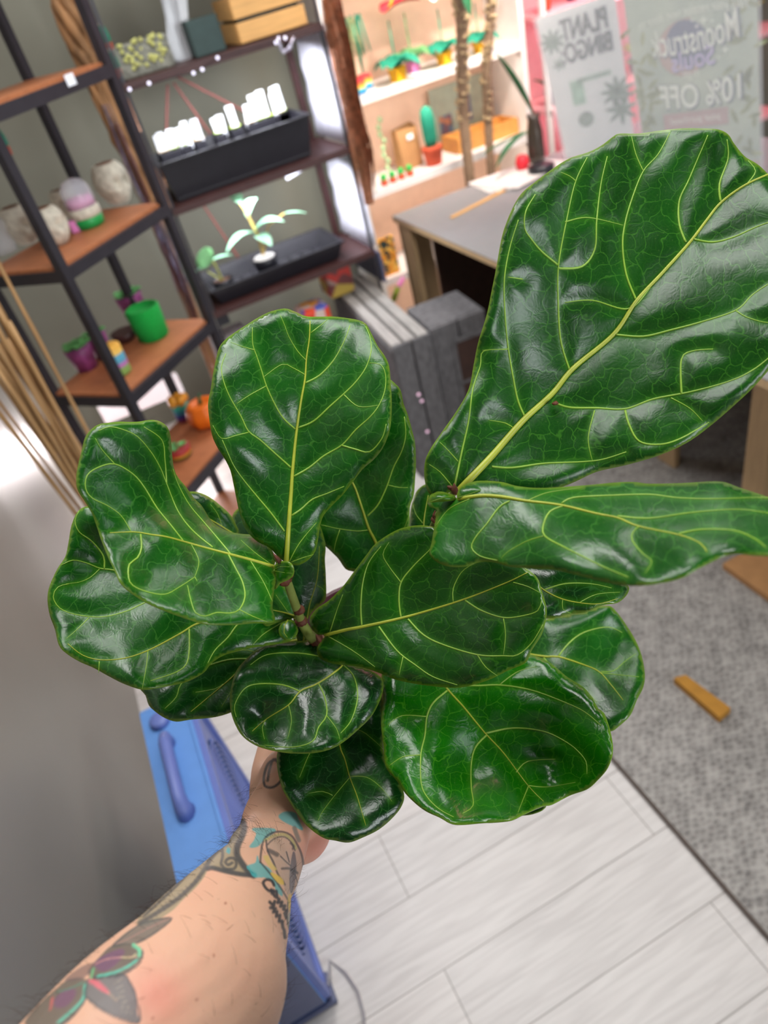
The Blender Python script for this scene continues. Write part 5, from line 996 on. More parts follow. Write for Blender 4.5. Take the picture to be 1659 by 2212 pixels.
# 10 lower right leaf
leaf(K('P', [(830, 1425), (824, 1470), (827, 1510), (823, 1560), (828, 1610), (834, 1657), (858, 1688), (879, 1718), (914, 1749), (949, 1766), (983, 1781), (1044, 1778), (1101, 1772), (1131, 1759), (1174, 1741), (1193, 1737), (1229, 1718), (1266, 1705), (1289, 1686), (1312, 1659), (1324, 1622), (1319, 1581), (1305, 1540), (1293, 1531), (1280, 1508), (1261, 1485), (1225, 1462), (1193, 1435), (1165, 1420), (1100, 1400), (1000, 1380), (900, 1380), (850, 1390)]),
 K('P', [(880, 1395), (930, 1435), (966, 1488), (1001, 1527), (1048, 1584), (1088, 1627), (1140, 1696), (1174, 1731)]),
 [K('P', v) for v in ([(966, 1492), (936, 1518), (922, 1548), (918, 1588), (909, 1631), (910, 1692), (923, 1722), (949, 1748), (980, 1765)], [(1051, 1588), (1027, 1614), (1018, 1649), (1018, 1700), (1022, 1740), (1000, 1757)], [(1050, 1584), (1097, 1574), (1138, 1574), (1184, 1583), (1225, 1604), (1248, 1622), (1266, 1645), (1268, 1672)],
  [(950, 1480), (1028, 1481), (1083, 1480), (1152, 1492), (1229, 1521), (1266, 1540), (1298, 1567)], [(1142, 1697), (1128, 1732), (1119, 1755)], [(1142, 1697), (1183, 1700), (1243, 1690)], [(922, 1548), (868, 1546), (838, 1566)], [(1080, 1478), (1120, 1450), (1160, 1440)], [(1115, 1668), (1140, 1645), (1200, 1640)], [(909, 1631), (870, 1635), (840, 1655)])],
 [(880, 1395, .625), (830, 1480, .590), (828, 1600, .560), (900, 1740, .512), (1000, 1781, .492), (1150, 1750, .500), (1322, 1640, .508), (1300, 1530, .550), (1170, 1425, .605), (1060, 1590, .580), (1000, 1480, .600), (930, 1640, .545), (1150, 1640, .575), (1200, 1660, .572), (1040, 1690, .548), (1180, 1720, .545), (1240, 1600, .560), (1270, 1660, .540)],
 'y', .0034, mw=7, vw=5.0, step=7, seed=10)
# 11 pale leaf on the right
leaf(K('B', [(560, 780), (610, 740), (700, 715), (800, 695), (850, 680), (910, 675), (950, 710), (1000, 780), (1040, 850), (1065, 920), (1078, 1000), (1070, 1060), (1040, 1120), (1010, 1190), (960, 1240), (915, 1268), (860, 1240), (780, 1180), (690, 1100), (600, 1010), (530, 930), (500, 860)]),
 K('B', [(480, 890), (540, 905), (620, 915), (670, 915), (780, 950), (860, 985), (920, 1050), (975, 1120)]),
 [K('B', v) for v in ([(670, 912), (720, 850), (790, 800), (900, 775), (970, 800)], [(870, 985), (930, 982), (980, 940), (1035, 900)], [(600, 920), (680, 1010), (780, 1060), (850, 1130)], [(860, 990), (950, 1000), (1050, 1010)])],
 [(1120, 1405, .690), (1180, 1330, .700), (1310, 1308, .690), (1390, 1440, .655), (1340, 1560, .615), (1280, 1520, .640), (1200, 1410, .680), (1290, 1430, .668), (1330, 1400, .680)],
 'b', .0020, mw=6, vw=4.5, step=8, quilt=34, wav=.003, seed=11)
# 12 small leaf under the horizontal one
leaf(K('B', [(480, 470), (600, 480), (700, 490), (850, 520), (950, 560), (1000, 580), (995, 620), (950, 660), (880, 672), (800, 705), (720, 715), (640, 735), (560, 720), (510, 640), (480, 560)]),
 K('B', [(470, 490), (520, 505), (560, 560), (600, 600), (680, 640), (770, 660), (860, 665), (950, 640)]),
 [K('B', v) for v in ([(690, 642), (690, 690), (730, 710)], [(600, 600), (700, 570), (820, 570), (920, 590)], [(770, 658), (850, 620), (960, 610)])],
 [(1110, 1220, .560), (1200, 1215, .545), (1350, 1270, .545), (1330, 1305, .530), (1190, 1335, .528), (1130, 1310, .540), (1240, 1270, .538)],
 'c', .0022, mw=5, vw=4.0, step=7, seed=12)
# 13 leaf behind the centre leaf
leaf(K('C', [(1200, 560), (1290, 560), (1350, 600), (1390, 650), (1410, 740), (1440, 820), (1470, 930), (1490, 1020), (1495, 1150), (1490, 1250), (1480, 1370), (1455, 1450), (1450, 1570), (1440, 1680), (1350, 1800), (1230, 1900), (1130, 1930), (1070, 1900), (1010, 1880), (960, 1810), (900, 1750), (840, 1690), (780, 1600), (780, 1450), (850, 1300), (950, 1100), (1080, 850)]),
 K('C', [(1290, 1880), (1220, 1700), (1170, 1600), (1130, 1480), (1080, 1330), (1050, 1250), (1080, 1100), (1150, 800)]),
 [K('C', v) for v in ([(1160, 1515), (1230, 1440), (1290, 1320), (1340, 1180), (1400, 1060), (1425, 950), (1415, 830)], [(1175, 1610), (1110, 1618), (1050, 1615), (950, 1600), (840, 1575)], [(1300, 1300), (1380, 1318), (1440, 1318)], [(1040, 1300), (960, 1330), (900, 1380)], [(970, 1610), (940, 1700), (930, 1760)], [(1270, 1850), (1380, 1680), (1450, 1500)])],
 [(830, 1220, .655), (700, 1150, .640), (760, 1240, .650), (850, 830, .620), (895, 960, .612), (890, 1100, .630), (760, 1000, .632), (800, 1100, .645)],
 'b', .0020, mw=8, vw=4.5, step=8, seed=13)
# 14, 15 and smaller leaves glimpsed behind
leaf(K('P', [(880, 1220), (884, 1130), (890, 1085), (905, 1055), (935, 1042), (965, 1060), (985, 1120), (970, 1200), (930, 1240)]), K('P', [(925, 1230), (915, 1140), (925, 1070)]), [K('P', [(913, 1130), (898, 1110), (892, 1090)])], [(925, 1230, .66), (900, 1060, .66), (970, 1100, .65), (890, 1150, .66)], 'c', .001, mw=5, vw=3.5, seed=14)
leaf(K('P', [(515, 1150), (512, 1138), (500, 1115), (480, 1095), (450, 1072), (420, 1062), (390, 1068), (370, 1100), (390, 1160), (450, 1190), (500, 1180)]), K('P', [(515, 1160), (450, 1120), (390, 1090)]), [K('P', [(480, 1138), (470, 1110), (455, 1090)])], [(515, 1160, .62), (400, 1080, .60), (450, 1190, .60), (480, 1100, .61)], 'c', .001, mw=5, vw=3, seed=15)
leaf(K('P', [(520, 1160), (503, 1140), (501, 1118), (510, 1102), (530, 1095), (560, 1110), (560, 1150)]), None, [], [(520, 1150, .65), (510, 1100, .66), (550, 1110, .65)], 'c', .001, seed=16)
leaf(K('P', [(645, 1390), (632, 1330), (620, 1270), (622, 1210), (640, 1150), (680, 1120), (702, 1170), (702, 1210), (704, 1245), (704, 1292), (690, 1308), (672, 1325), (662, 1350), (665, 1380)]), K('P', [(655, 1385), (668, 1310), (685, 1250), (690, 1180)]), [K('P', [(684, 1265), (695, 1270), (703, 1280)])], [(655, 1380, .625), (630, 1250, .61), (700, 1200, .62), (700, 1290, .63)], 'c', .001, mw=4, vw=3, seed=17)
leaf(K('P', [(640, 1330), (600, 1345), (570, 1350), (560, 1300), (580, 1265), (600, 1258), (618, 1268), (630, 1295)]), K('P', [(640, 1332), (620, 1325), (590, 1318)]), [K('P', [(624, 1325), (610, 1305), (596, 1285)])], [(638, 1330, .600), (575, 1340, .590), (600, 1262, .60), (590, 1310, .597)], 'b', .0008, mw=6, vw=3, seed=18)
leaf(K('G', [(400, 1250), (330, 1290), (290, 1380), (310, 1480), (380, 1540), (470, 1540), (540, 1490), (580, 1410), (570, 1320), (520, 1260), (450, 1235)]), K('G', [(430, 1240), (375, 1330), (370, 1430), (420, 1500)]), [], [(620, 1345, .588), (610, 1370, .584), (640, 1370, .584), (625, 1382, .580)], 'b', .001, mw=3, seed=19, step=5)
leaf(K('P', [(1120, 1760), (1135, 1748), (1165, 1742), (1180, 1738), (1172, 1750), (1150, 1759), (1130, 1762)]), None, [], [(1150, 1750, .58), (1120, 1760, .58), (1180, 1740, .58), (1150, 1760, .575)], 'a', .0, seed=20, step=4)

# stems, nodes, bud scales
def stem(pts, r):
    P = np.array([unproj(np.array([[a, b]], float), np.array([c]))[0] - fo for a, b, c in pts]); S = []
    for i in range(len(P) - 1):
        for k in range(4): S.append(P[i] + (P[i + 1] - P[i]) * k / 4)
    S.append(P[-1]); R_ = np.interp(np.linspace(0, 1, len(S)), np.linspace(0, 1, len(r)), r)
    return MB().tube(S, list(R_), 14).build('stem', M['stemg'], fig, smooth=True)
stem([(598, 1205, .535), (615, 1238, .545), (627, 1275, .558), (642, 1318, .575), (652, 1345, .588), (668, 1372, .602), (690, 1390, .618), (725, 1400, .650), (755, 1395, .690)], [.0022, .0030, .0034, .0036, .0038, .0045, .0055, .0062, .0065])
stem([(985, 1058, .503), (965, 1085, .520), (945, 1115, .548), (932, 1150, .585), (905, 1240, .625), (860, 1330, .665), (830, 1380, .700)], [.0022, .0028, .0028, .0035, .0045, .0055, .006])
for px, py, d, r in ((614, 1253, .548, .0055), (646, 1318, .574, .0046), (651, 1342, .585, .0050), (682, 1380, .610, .0065), (940, 1122, .553, .0032)):
    c = unproj(np.array([[px, py]], float), np.array([d]))[0] - fo; MB().ball(c, r, (1, 1, .8), 3, .12, px).build('stem_node', M['node'], fig, smooth=True)
for pt_ in ([(1122, 1408, .692), (1000, 1400, .700), (860, 1335, .668)], [(826, 1236, .658), (850, 1280, .668), (872, 1310, .654)], [(512, 1160, .622), (570, 1260, .660), (640, 1330, .612), (648, 1338, .588)],
            [(742, 1494, .634), (728, 1450, .655), (722, 1402, .650)], [(882, 1398, .628), (850, 1400, .670), (832, 1378, .698)], [(1112, 1224, .560), (1020, 1200, .600), (934, 1152, .586)], [(925, 1228, .662), (912, 1240, .640), (905, 1242, .626)]):
    P_ = np.array([unproj(np.array([[a, b]], float), np.array([c]))[0] - fo for a, b, c in pt_]); MB().tube([P_[0] + (P_[1] - P_[0]) * t if t <= 1 else P_[1] + (P_[-1] - P_[1]) * (t - 1) for t in np.linspace(0, 2, 9)] if len(P_) == 3 else list(P_), .0021, 8).build('petiole', M['stemg'], fig, smooth=True)
def bud(px, py, d, dx, dy, r, L_):
    a = unproj(np.array([[px, py], [px + dx, py + dy]], float), np.array([d, d - .004])) - fo
    MB().tube([a[0], a[0] * .6 + a[1] * .4, a[1]], [r, r * .9, r * .1], 7, flat=.7).build('bud_scale', M['node'], fig, smooth=True)
bud(983, 1064, .480, -2, -20, .0034, 0); bud(976, 1056, .482, -10, -6, .0026, 0); bud(938, 1118, .548, 2, -16, .0022, 0); bud(604, 1213, .520, -14, -18, .0026, 0); bud(628, 1247, .540, 8, -14, .0022, 0); bud(690, 1384, .585, -8, -14, .0030, 0)
def mark(px, py, d, r, nm='leaf_blemish'):
    c = unproj(np.array([[px, py]], float), np.array([d]))[0] - fo; MB().ball(c, r, (1, 1, .5), 2, .3, px).build(nm, M['node'], fig, smooth=True)
mark(1200, 871, .502, .0022)
# pot and soil
MB().lathe([(.058, 0), (.062, .004), (pot_r - .006, pot_h - .022), (pot_r, pot_h - .02), (pot_r + .002, pot_h), (pot_r - .002, pot_h), (pot_r - .005, pot_h - .02), (pot_r - .007, pot_h - .026)], n=48).build('pot', M['pot'], fig, smooth=True)
sm = MB(); sm.lathe([(pot_r - .006, pot_h - .022), (.05, pot_h - .014), (.02, pot_h - .012)], n=40, wob=.03)
for k in range(120): a = random.random() * 6.28; r = pot_r * .9 * math.sqrt(random.random()); sm.ball((r * math.cos(a), r * math.sin(a), pot_h - .017), random.uniform(.002, .005), (1, 1, .6), 1, .3, k)
sm.build('soil', M['soil'], fig)

# ================================================================== the arm and hand
def Q(px, py, d): return unproj(np.array([[px, py]], float), np.array([d]))[0]
VIEW = RW @ np.array([0, 0, 1.])
bmh = MB()
def limb(stn, n=28):       # stations: px, py, distance, half width (m), thickness ratio
    C_ = [Q(*s[:3]) for s in stn]; S = []
    m = len(C_)
    for i in range(m - 1):
        g = lambda k: np.r_[C_[min(max(k, 0), m - 1)], stn[min(max(k, 0), m - 1)][3:5]]
        for k in range(5):
            t = k / 5; p0, p1, p2, p3 = g(i - 1), g(i), g(i + 1), g(i + 2); S.append(.5 * (2 * p1 + (p2 - p0) * t + (2 * p0 - 5 * p1 + 4 * p2 - p3) * t * t + (3 * p1 - p0 - 3 * p2 + p3) * t ** 3))
    S.append(np.r_[C_[-1], stn[-1][3:5]]); vs = []; fs = []
    for i, s in enumerate(S):
        t = _n(S[min(i + 1, len(S) - 1)][:3] - S[max(i - 1, 0)][:3]); u = _n(np.cross(t, VIEW)); w_ = np.cross(t, u)
        for k in range(n): a = 2 * math.pi * k / n; vs.append(s[:3] + (u * math.cos(a) + w_ * math.sin(a) * s[4]) * s[3])
    for i in range(len(S) - 1):
        for k in range(n): fs.append((i * n + k, i * n + (k + 1) % n, (i + 1) * n + (k + 1) % n, (i + 1) * n + k))
    fs.append(tuple(range(n))[::-1]); fs.append(tuple((len(S) - 1) * n + k for k in range(n))); bmh.add(vs, fs)
limb([(40, 2620, .300, .054, .95), (200, 2420, .325, .054, .95), (322, 2265, .352, .0535, .92), (425, 2140, .385, .0500, .88), (478, 2040, .420, .0445, .84), (528, 1950, .462, .0385, .78), (565, 1872, .508, .0310, .72), (588, 1815, .542, .0275, .70), (602, 1770, .566, .0290, .70), (622, 1738, .588, .034, .64), (640, 1706, .612, .039, .56), (655, 1680, .638, .038, .50), (665, 1662, .660, .026, .45)])
# thenar mound and thumb up the left side of the pot
limb([(598, 1800, .556, .014, 1), (590, 1755, .576, .018, .95), (582, 1710, .602, .0175, .95), (578, 1670, .632, .0150, .95), (580, 1632, .650, .0120, .95), (590, 1598, .662, .0115, .9), (604, 1570, .668, .0100, .85), (614, 1556, .670, .005, .8)], 18)
# heel of the hand on the little finger side
limb([(632, 1845, .570, .010, 1), (660, 1815, .598, .018, .95), (675, 1780, .622, .018, .9), (690, 1745, .645, .015, .85), (700, 1720, .660, .008, .8)], 18)
pbx = fo + np.array([0, 0, 0.0])     # pot bottom centre
kn = [Q(640, 1690, .672), Q(662, 1685, .676), Q(684, 1690, .674), Q(704, 1706, .668)]
for i, k0 in enumerate(kn):
    ln = (.078, .085, .080, .062)[i]; tgt = pbx + np.array([.018 * (i - 1.5), .0, 0]); dirv = tgt - k0; dirv = dirv / np.linalg.norm(dirv)
    side = RW @ np.array([(.35, .12, -.12, -.35)[i], 0, 0]); dirv = _n(dirv + side * -.4)
    P_ = [k0 - dirv * .022, k0, k0 + dirv * ln * .42, k0 + dirv * ln * .72 + np.array([0, 0, .004]), k0 + dirv * ln + np.array([0, 0, .014])]
    for j in range(len(P_)):           # keep the finger outside the pot wall / under its base
        p = P_[j]; r2 = np.hypot(p[0] - fo[0], p[1] - fo[1])
        if r2 < .073 and p[2] > fo[2] - .012: P_[j] = np.array([p[0], p[1], fo[2] - .010])
    bmh.tube(P_, [.0105, .0105, .0095, .0088, .0062], 12)
me = bpy.data.meshes.new('person'); base_h = Q(520, 1960, .46); me.from_pydata([tuple(np.array(v) - base_h) for v in bmh.v], [], bmh.f); me.update()
tmp = bpy.data.objects.new('person', me); COL.objects.link(tmp)
rm = tmp.modifiers.new('r', 'REMESH'); rm.mode = 'VOXEL'; rm.voxel_size = .0019; sm_ = tmp.modifiers.new('s', 'SMOOTH'); sm_.iterations = 7; sm_.factor = .5; sb = tmp.modifiers.new('sub', 'SUBSURF'); sb.levels = 1; sb.render_levels = 1
dg = bpy.context.evaluated_depsgraph_get(); me2 = bpy.data.meshes.new_from_object(tmp.evaluated_get(dg)); bpy.data.objects.remove(tmp); me2.name = 'person'
nv = len(me2.vertices); co = np.zeros(nv * 3, 'f'); me2.vertices.foreach_get('co', co); co = co.reshape(-1, 3).astype(float) + base_h; no_ = np.zeros(nv * 3, 'f'); me2.vertices.foreach_get('normal', no_); no_ = no_.reshape(-1, 3)
pp = proj(co); X = pp[:, :2]; facing = (no_ * _n(CAM - co.mean(0))).sum(1)
# skin and ink as a colour attribute
skin = np.array(s2l((222, 176, 148))); colr = np.tile(skin, (nv, 1))
def blend(mask, c, k=1.0):
    global colr
    m_ = np.clip(mask, 0, 1)[:, None] * k; colr = colr * (1 - m_) + np.array(s2l(c)) * m_
def noise2(s, seed, amp=1):
    r = np.random.default_rng(seed); out = 0
    for k in range(10): kx, ky = r.normal(0, s, 2); out = out + np.sin(X[:, 0] * kx + X[:, 1] * ky + r.uniform(0, 6.28))
    return out / 10 * amp * 2.2
blend(.25 + .3 * noise2(.02, 1), (228, 164, 138), .6); blend(np.exp(-(np.hypot(X[:, 0] - 340, X[:, 1] - 2150) / 60) ** 2), (226, 118, 106), .45)
blend(np.exp(-(np.hypot(X[:, 0] - 690, X[:, 1] - 1835) / 50) ** 2), (226, 130, 120), .6)
vis = facing > -.25
S6 = lambda pts: [(x * .4581, 1480 + y * .4581) for x, y in pts]
T1 = lambda pts: [(440 + x * .15673, 1740 + y * .15673) for x, y in pts]
T2 = lambda pts: [(40 + x * .25316, 1940 + y * .25316) for x, y in pts]
def fill(pts, c, k=.85, feather=1.6):
    P_ = smooth(pts, True, 4); lo, hi = P_.min(0) - 10, P_.max(0) + 10; idx = np.where(vis & (X > lo).all(1) & (X < hi).all(1))[0]
    if len(idx) == 0: return
    XX = X[idx]; ins = inside(XX, P_); d = segdist(XX, [np.r_[P_, P_[:1]]]); a = np.where(ins, 1, np.exp(-(d / feather) ** 2)); m_ = np.zeros(nv); m_[idx] = a; blend(m_, c, k)
def line(pts, w, c, k=.9, closed=False, sm=True):
    P_ = smooth(pts, closed, 4) if sm else np.array(pts, float); P_ = np.r_[P_, P_[:1]] if closed else P_; lo, hi = P_.min(0) - 12, P_.max(0) + 12; idx = np.where(vis & (X > lo).all(1) & (X < hi).all(1))[0]
    if len(idx) == 0: return
    d = segdist(X[idx], [P_]); m_ = np.zeros(nv); m_[idx] = np.clip(1.2 - (d / (w * .5)) ** 2 * .6, 0, 1); blend(m_, c, k)
INK = (70, 70, 74); GI = (120, 120, 112)
# scroll tattoo
fill(T1([(480, 150), (560, 210), (580, 300), (560, 420), (500, 560), (500, 680), (560, 800), (640, 900), (700, 975), (560, 970), (400, 950), (200, 890), (70, 860), (0, 980), (-120, 1130), (-300, 1300), (-450, 1450), (-700, 1600), (-900, 1650), (-860, 1500), (-600, 1250), (-350, 1000), (-100, 700), (100, 480), (300, 280)]), (150, 140, 112), .85)
line(T1([(440, 170), (530, 230), (560, 310), (520, 440), (465, 560), (460, 680), (530, 800), (620, 910), (690, 965)]), 13, INK); line(T1([(690, 965), (500, 945), (300, 905), (120, 860), (60, 870)]), 10, INK)
line(T1([(470, 300), (350, 400), (250, 560), (120, 700), (20, 860), (-120, 1060), (-350, 1280), (-600, 1450), (-880, 1620)]), 9, INK, .8); line(T1([(250, 560), (260, 700), (240, 800), (300, 870), (420, 870), (450, 800), (420, 730), (340, 730), (300, 780), (340, 820), (390, 790)]), 6, INK, .8)
line(T1([(300, 300), (150, 480), (0, 640), (-150, 850), (-350, 1080), (-560, 1280), (-820, 1520)]), 6, INK, .75); fill(T1([(330, 580), (360, 600), (350, 660), (320, 640)]), (60, 170, 180), .8); fill(T1([(350, 400), (450, 330), (470, 420), (380, 520), (290, 570)]), GI, .5)
for k in range(14): line(T1([(-80 - k * 55, 980 + k * 45), (-40 - k * 55, 1010 + k * 48)]), 2.5, INK, .6)
# teal washes
for P_ in (T1([(680, 320), (980, 330), (900, 420), (800, 500), (740, 560), (640, 570), (700, 480), (730, 380)]), T1([(1040, 140), (1130, 90), (1260, 110), (1300, 200), (1360, 330), (1260, 290), (1150, 240), (1070, 190)]), T1([(600, 840), (720, 790), (740, 700), (770, 790), (900, 870), (960, 970), (1060, 1140), (1080, 1240), (1010, 1180), (960, 1060), (860, 990), (700, 980), (640, 900)])): fill(P_, (70, 172, 172), .8)
# pocket watch
fill(T1([(880, 500), (1000, 430), (1180, 430), (1280, 560), (1340, 720), (1340, 900), (1280, 1150), (1180, 1250), (1080, 1020), (980, 850), (900, 680)]), (178, 156, 140), .6)
line(T1([(780, 780), (790, 650), (820, 500), (900, 400), (1050, 360), (1200, 410), (1290, 540), (1350, 680), (1370, 850), (1330, 1080), (1260, 1300), (1200, 1450)]), 4.5, INK, .8); line(T1([(850, 480), (960, 420), (1100, 400), (1210, 470), (1270, 590)]), 6, (176, 166, 110), .8); line(T1([(880, 540), (970, 460), (1100, 430), (1200, 500), (1260, 620)]), 3, INK, .7)
line(T1([(860, 480), (880, 620), (960, 780), (1020, 940), (1100, 1060), (1120, 1090)]), 4, INK, .8); line(T1([(780, 780), (900, 920), (1000, 1050), (1090, 1180), (1180, 1330)]), 4, INK, .8); fill(T1([(930, 930), (1060, 1000), (1100, 1080), (1030, 1060)]), (226, 186, 80), .9); fill(T1([(830, 700), (880, 690), (920, 780), (1000, 880), (960, 890), (880, 800)]), (214, 186, 110), .8)
fill(T1([(1180, 1230), (1230, 1280), (1240, 1480), (1170, 1400)]), (222, 184, 86), .85); fill(T1([(1240, 640), (1270, 800), (1260, 1000), (1210, 1200), (1190, 1100), (1200, 850)]), (84, 82, 92), .8)
line(T1([(1060, 700), (1130, 770), (1200, 830)]), 3, INK, .8); line(T1([(1140, 640), (1180, 780)]), 3, INK, .8); line(T1([(1080, 870), (1190, 870), (1290, 930)]), 5, INK, .8); line(T1([(1200, 900), (1260, 960), (1300, 1080)]), 3, INK, .7); line(T1([(900, 620), (960, 650), (1010, 680)]), 9, INK, .75); line(T1([(1200, 520), (1240, 560), (1230, 600)]), 5, INK, .7); line(T1([(1250, 310), (1280, 400), (1310, 480)]), 9, GI, .8); fill(T1([(1180, 1480), (1230, 1560), (1190, 1700), (1160, 1620)]), (130, 150, 140), .7)
line(T1([(1160, 1330), (1150, 1560), (1180, 1720)]), 3, INK, .8)
# script lettering along the arm
line(T1([(970, 1100), (940, 1040), (870, 1020), (820, 1060), (850, 1130), (910, 1180), (960, 1170)]), 6, (52, 52, 58), .95)
sc1 = [(930, 1160), (970, 1230), (940, 1210), (1000, 1180), (1010, 1260), (980, 1250), (1040, 1290), (1020, 1340), (1080, 1330), (1060, 1390), (1120, 1380), (1100, 1430), (1150, 1450), (1120, 1490), (1140, 1550)]; line(T1(sc1), 6.5, (56, 56, 62), .95, sm=False)
sc2 = [(910, 1330), (950, 1370), (980, 1320), (960, 1400), (920, 1410), (990, 1420), (960, 1470), (1010, 1460), (1000, 1530), (1050, 1510), (1040, 1600), (1080, 1590), (1090, 1680), (1110, 1720), (1120, 1820)]; line(T1(sc2), 6.5, (56, 56, 62), .95, sm=False)
# loop on the wrist
line(S6([(1300, 350), (1265, 370), (1245, 430), (1250, 475), (1290, 480), (1330, 440), (1320, 380), (1290, 350), (1270, 400), (1262, 450)]), 5.5, INK, .9)
# leaves and rose
fill(T2([(800, 410), (880, 330), (980, 260), (1100, 200), (1300, 170), (1230, 250), (1120, 330), (1010, 385), (900, 395)]), (98, 98, 92), .85); line(T2([(810, 400), (930, 350), (1100, 260), (1290, 175)]), 2.5, (170, 130, 120), .8); line(T2([(800, 410), (980, 260), (1100, 200), (1300, 170), (1230, 250), (1010, 385)]), 2.5, INK, .7)
fill(T2([(590, 700), (700, 660), (880, 650), (960, 740), (1000, 850), (1005, 960), (1025, 1060), (900, 1030), (780, 990), (660, 920), (590, 860), (560, 790)]), (96, 102, 106), .88); line(T2([(590, 700), (880, 650), (960, 740), (1000, 850), (1025, 1060), (780, 990), (590, 860)]), 4, INK, .8); fill(T2([(600, 700), (660, 700), (740, 770), (780, 820), (700, 780), (640, 740)]), (222, 110, 120), .9); line(T2([(760, 800), (850, 890)]), 2.5, (190, 160, 130), .7)
for k in range(7): line(T2([(880 + k * 14, 690 + k * 48), (820 + k * 10, 730 + k * 40)]), 2.5, (170, 160, 140), .45)
fill(T2([(600, 620), (700, 500), (800, 410), (960, 395), (1040, 430), (1060, 480), (1010, 560), (900, 640), (760, 670), (640, 690)]), (76, 80, 76), .85)
fill(T2([(650, 570), (720, 500), (860, 440), (900, 470), (820, 570), (720, 620)]), (120, 84, 110), .85); line(T2([(660, 560), (780, 515), (1000, 500)]), 2.5, (210, 150, 140), .8); line(T2([(980, 400), (1030, 440), (1030, 490)]), 7, (110, 205, 160), .9); line(T2([(1010, 530), (920, 590), (800, 640), (680, 665)]), 5, (90, 190, 165), .9); line(T2([(880, 500), (960, 510), (1000, 480)]), 3, (210, 200, 150), .7); line(T2([(1060, 470), (1030, 560), (900, 650), (760, 680)]), 3, INK, .9); line(T2([(640, 600), (620, 680)]), 5, (110, 190, 130), .85)
fill(T2([(60, 1074), (150, 940), (300, 800), (430, 700), (560, 690), (580, 780), (560, 880), (480, 990), (380, 1080), (200, 1150)]), (84, 88, 82), .85); fill(T2([(310, 870), (380, 800), (480, 780), (470, 850), (400, 920), (320, 930)]), (124, 88, 112), .85); line(T2([(565, 740), (560, 840), (490, 930), (400, 1010), (340, 1060)]), 5.5, (100, 190, 165), .9); line(T2([(330, 800), (440, 770), (550, 720)]), 3, (90, 140, 120), .8); line(T2([(580, 760), (560, 880), (460, 1010), (360, 1085)]), 3.5, INK, .9); line(T2([(290, 850), (270, 950)]), 4, (214, 100, 100), .8)
fill(T2([(400, 700), (540, 590), (640, 560), (600, 640), (520, 690)]), (110, 90, 90), .7)
for px, py in ((487, 1951), (462, 2064), (425, 2160), (330, 2200)): fill([(px, py - 2), (px + 2, py), (px, py + 2), (px - 2, py)], (150, 80, 60), .7)
ca = me2.color_attributes.new('skin_colour', 'FLOAT_COLOR', 'POINT'); ca.data.foreach_set('color', np.c_[np.clip(colr, 0, 1), np.ones(nv)].ravel().astype('f'))
sk = bpy.data.materials.new('tattooed_skin'); sk.use_nodes = True; N = sk.node_tree.nodes; L = sk.node_tree.links; bs = N['Principled BSDF']
a_ = N.new('ShaderNodeAttribute'); a_.attribute_name = 'skin_colour'; L.new(a_.outputs['Color'], bs.inputs['Base Color']); bs.inputs['Roughness'].default_value = .52; bs.inputs['Subsurface Weight'].default_value = .12; bs.inputs['Subsurface Radius'].default_value = (.01, .004, .002); bs.inputs['Subsurface Scale'].default_value = .3
tc = N.new('ShaderNodeTexCoord'); n_ = N.new('ShaderNodeTexNoise'); n_.inputs['Scale'].default_value = 420; n_.inputs['Detail'].default_value = 5; L.new(tc.outputs['Object'], n_.inputs[0]); b_ = N.new('ShaderNodeBump'); b_.inputs['Strength'].default_value = .25; b_.inputs['Distance'].default_value = .0008; L.new(n_.outputs[0], b_.inputs['Height']); L.new(b_.outputs[0], bs.inputs['Normal'])
person = link('person', me2, sk, None, base_h, smooth=True)
tag(person, "person's bare left forearm with colourful tattoos, hand holding the plant pot from below", 'person')
# the rest of the person stands just behind the camera: shirt, trousers, head
def loft(name, rings, m, n=32):
    vs = []; fs = []
    for cx_, cy_, z, rx, ry in rings:
        for k in range(n): a = 2 * math.pi * k / n; vs.append((cx_ + rx * math.cos(a) - base_h[0], cy_ + ry * math.sin(a) - base_h[1], z - base_h[2]))
    for i in range(len(rings) - 1):
        for k in range(n): fs.append((i * n + k, i * n + (k + 1) % n, (i + 1) * n + (k + 1) % n, (i + 1) * n + k))
    fs.append(tuple(range(n))[::-1]); fs.append(tuple((len(rings) - 1) * n + k for k in range(n)))
    return MB().add(vs, fs).build(name, m, person, smooth=True)
BY = -.36; BX = .12
shirtm = mat('black_cotton', (30, 30, 34), .9, var=.1)
loft('black_shirt', [(BX, BY, .86, .17, .12), (BX, BY, .95, .175, .125), (BX, BY, 1.10, .165, .12), (BX, BY, 1.28, .20, .125), (BX, BY, 1.40, .205, .11), (BX, BY, 1.46, .13, .09), (BX, BY, 1.49, .065, .065)], shirtm)
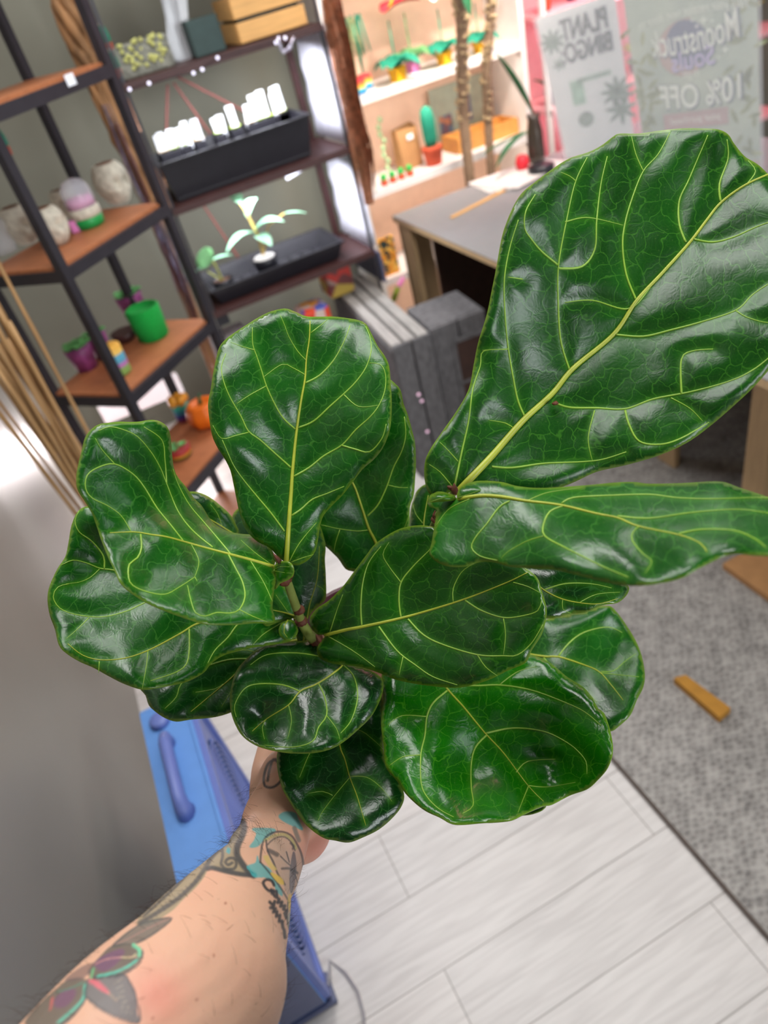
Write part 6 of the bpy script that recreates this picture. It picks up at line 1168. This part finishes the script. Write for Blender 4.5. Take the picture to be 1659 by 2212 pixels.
for s_ in (-1, 1): loft('trouser_leg', [(BX + s_ * .10, BY, .07, .055, .06), (BX + s_ * .095, BY, .45, .07, .075), (BX + s_ * .09, BY, .80, .09, .10), (BX + s_ * .08, BY, .90, .09, .11)], mat('dark_denim', (40, 44, 56), .9))
loft('head', [(BX, BY, 1.47, .055, .055), (BX, BY + .01, 1.53, .055, .06), (BX, BY + .03, 1.57, .062, .075), (BX, BY + .02, 1.64, .075, .095), (BX, BY + .01, 1.71, .076, .098), (BX, BY, 1.76, .058, .075), (BX, BY, 1.785, .02, .03)], mat('plain_skin', (214, 160, 130), .55))
loft('added_black_hood', [(BX, BY - .02, 1.46, .10, .10), (BX, BY - .01, 1.56, .095, .10), (BX, BY + .005, 1.66, .100, .115), (BX, BY, 1.75, .085, .10), (BX, BY - .005, 1.81, .03, .04)], shirtm)  # unseen hood, added to keep the lit face out of leaf reflections
el = Q(132, 2620, .300) - base_h; sh = np.array([BX - .19, BY, 1.39]) - base_h
ew = _n(Q(322, 2265, .352) - base_h - el)
MB().tube([sh, sh * .6 + el * .4 + [-.02, 0, -.02], sh * .2 + el * .8, el - ew * .030, el + ew * .006], [.075, .072, .068, .062, .058], 24).build('shirt_sleeve', shirtm, person, smooth=True)
# arm hair
idx = np.where((facing > -.35) & (X[:, 1] > 1690) & (X[:, 0] < 650))[0]
wt = np.where(facing[idx] < .35, 5.0, 1.0) * np.where((X[idx, 0] - 300) * .75 + (X[idx, 1] - 2212) * .66 < 0, 2.2, 1.); wt /= wt.sum()
sel = rng.choice(idx, 1100, replace=False, p=wt); hair = MB(); axis = _n(Q(590, 1800, .55) - Q(400, 2120, .40))
for i in sel:
    p = co[i] - base_h; nrm = no_[i].astype(float); rnd = rng.normal(0, .35, 3); dd = _n(axis * -.25 * rng.choice([1, 1, -1]) + np.cross(nrm, axis) * .8 + rnd); ln = rng.uniform(.004, .010)
    side_ = 1.0 if facing[i] < .3 else .35
    hair.tube([p, p + nrm * ln * .35 * side_ + dd * ln * .4, p + nrm * ln * .5 * side_ + dd * ln * .8, p + nrm * ln * .45 * side_ + dd * ln * 1.15], [.00007, .00006, .00005, .00002], 3)
h = hair.build('arm_hair', mat('dark_hair', (70, 48, 38), .6), person); h['kind'] = 'stuff'
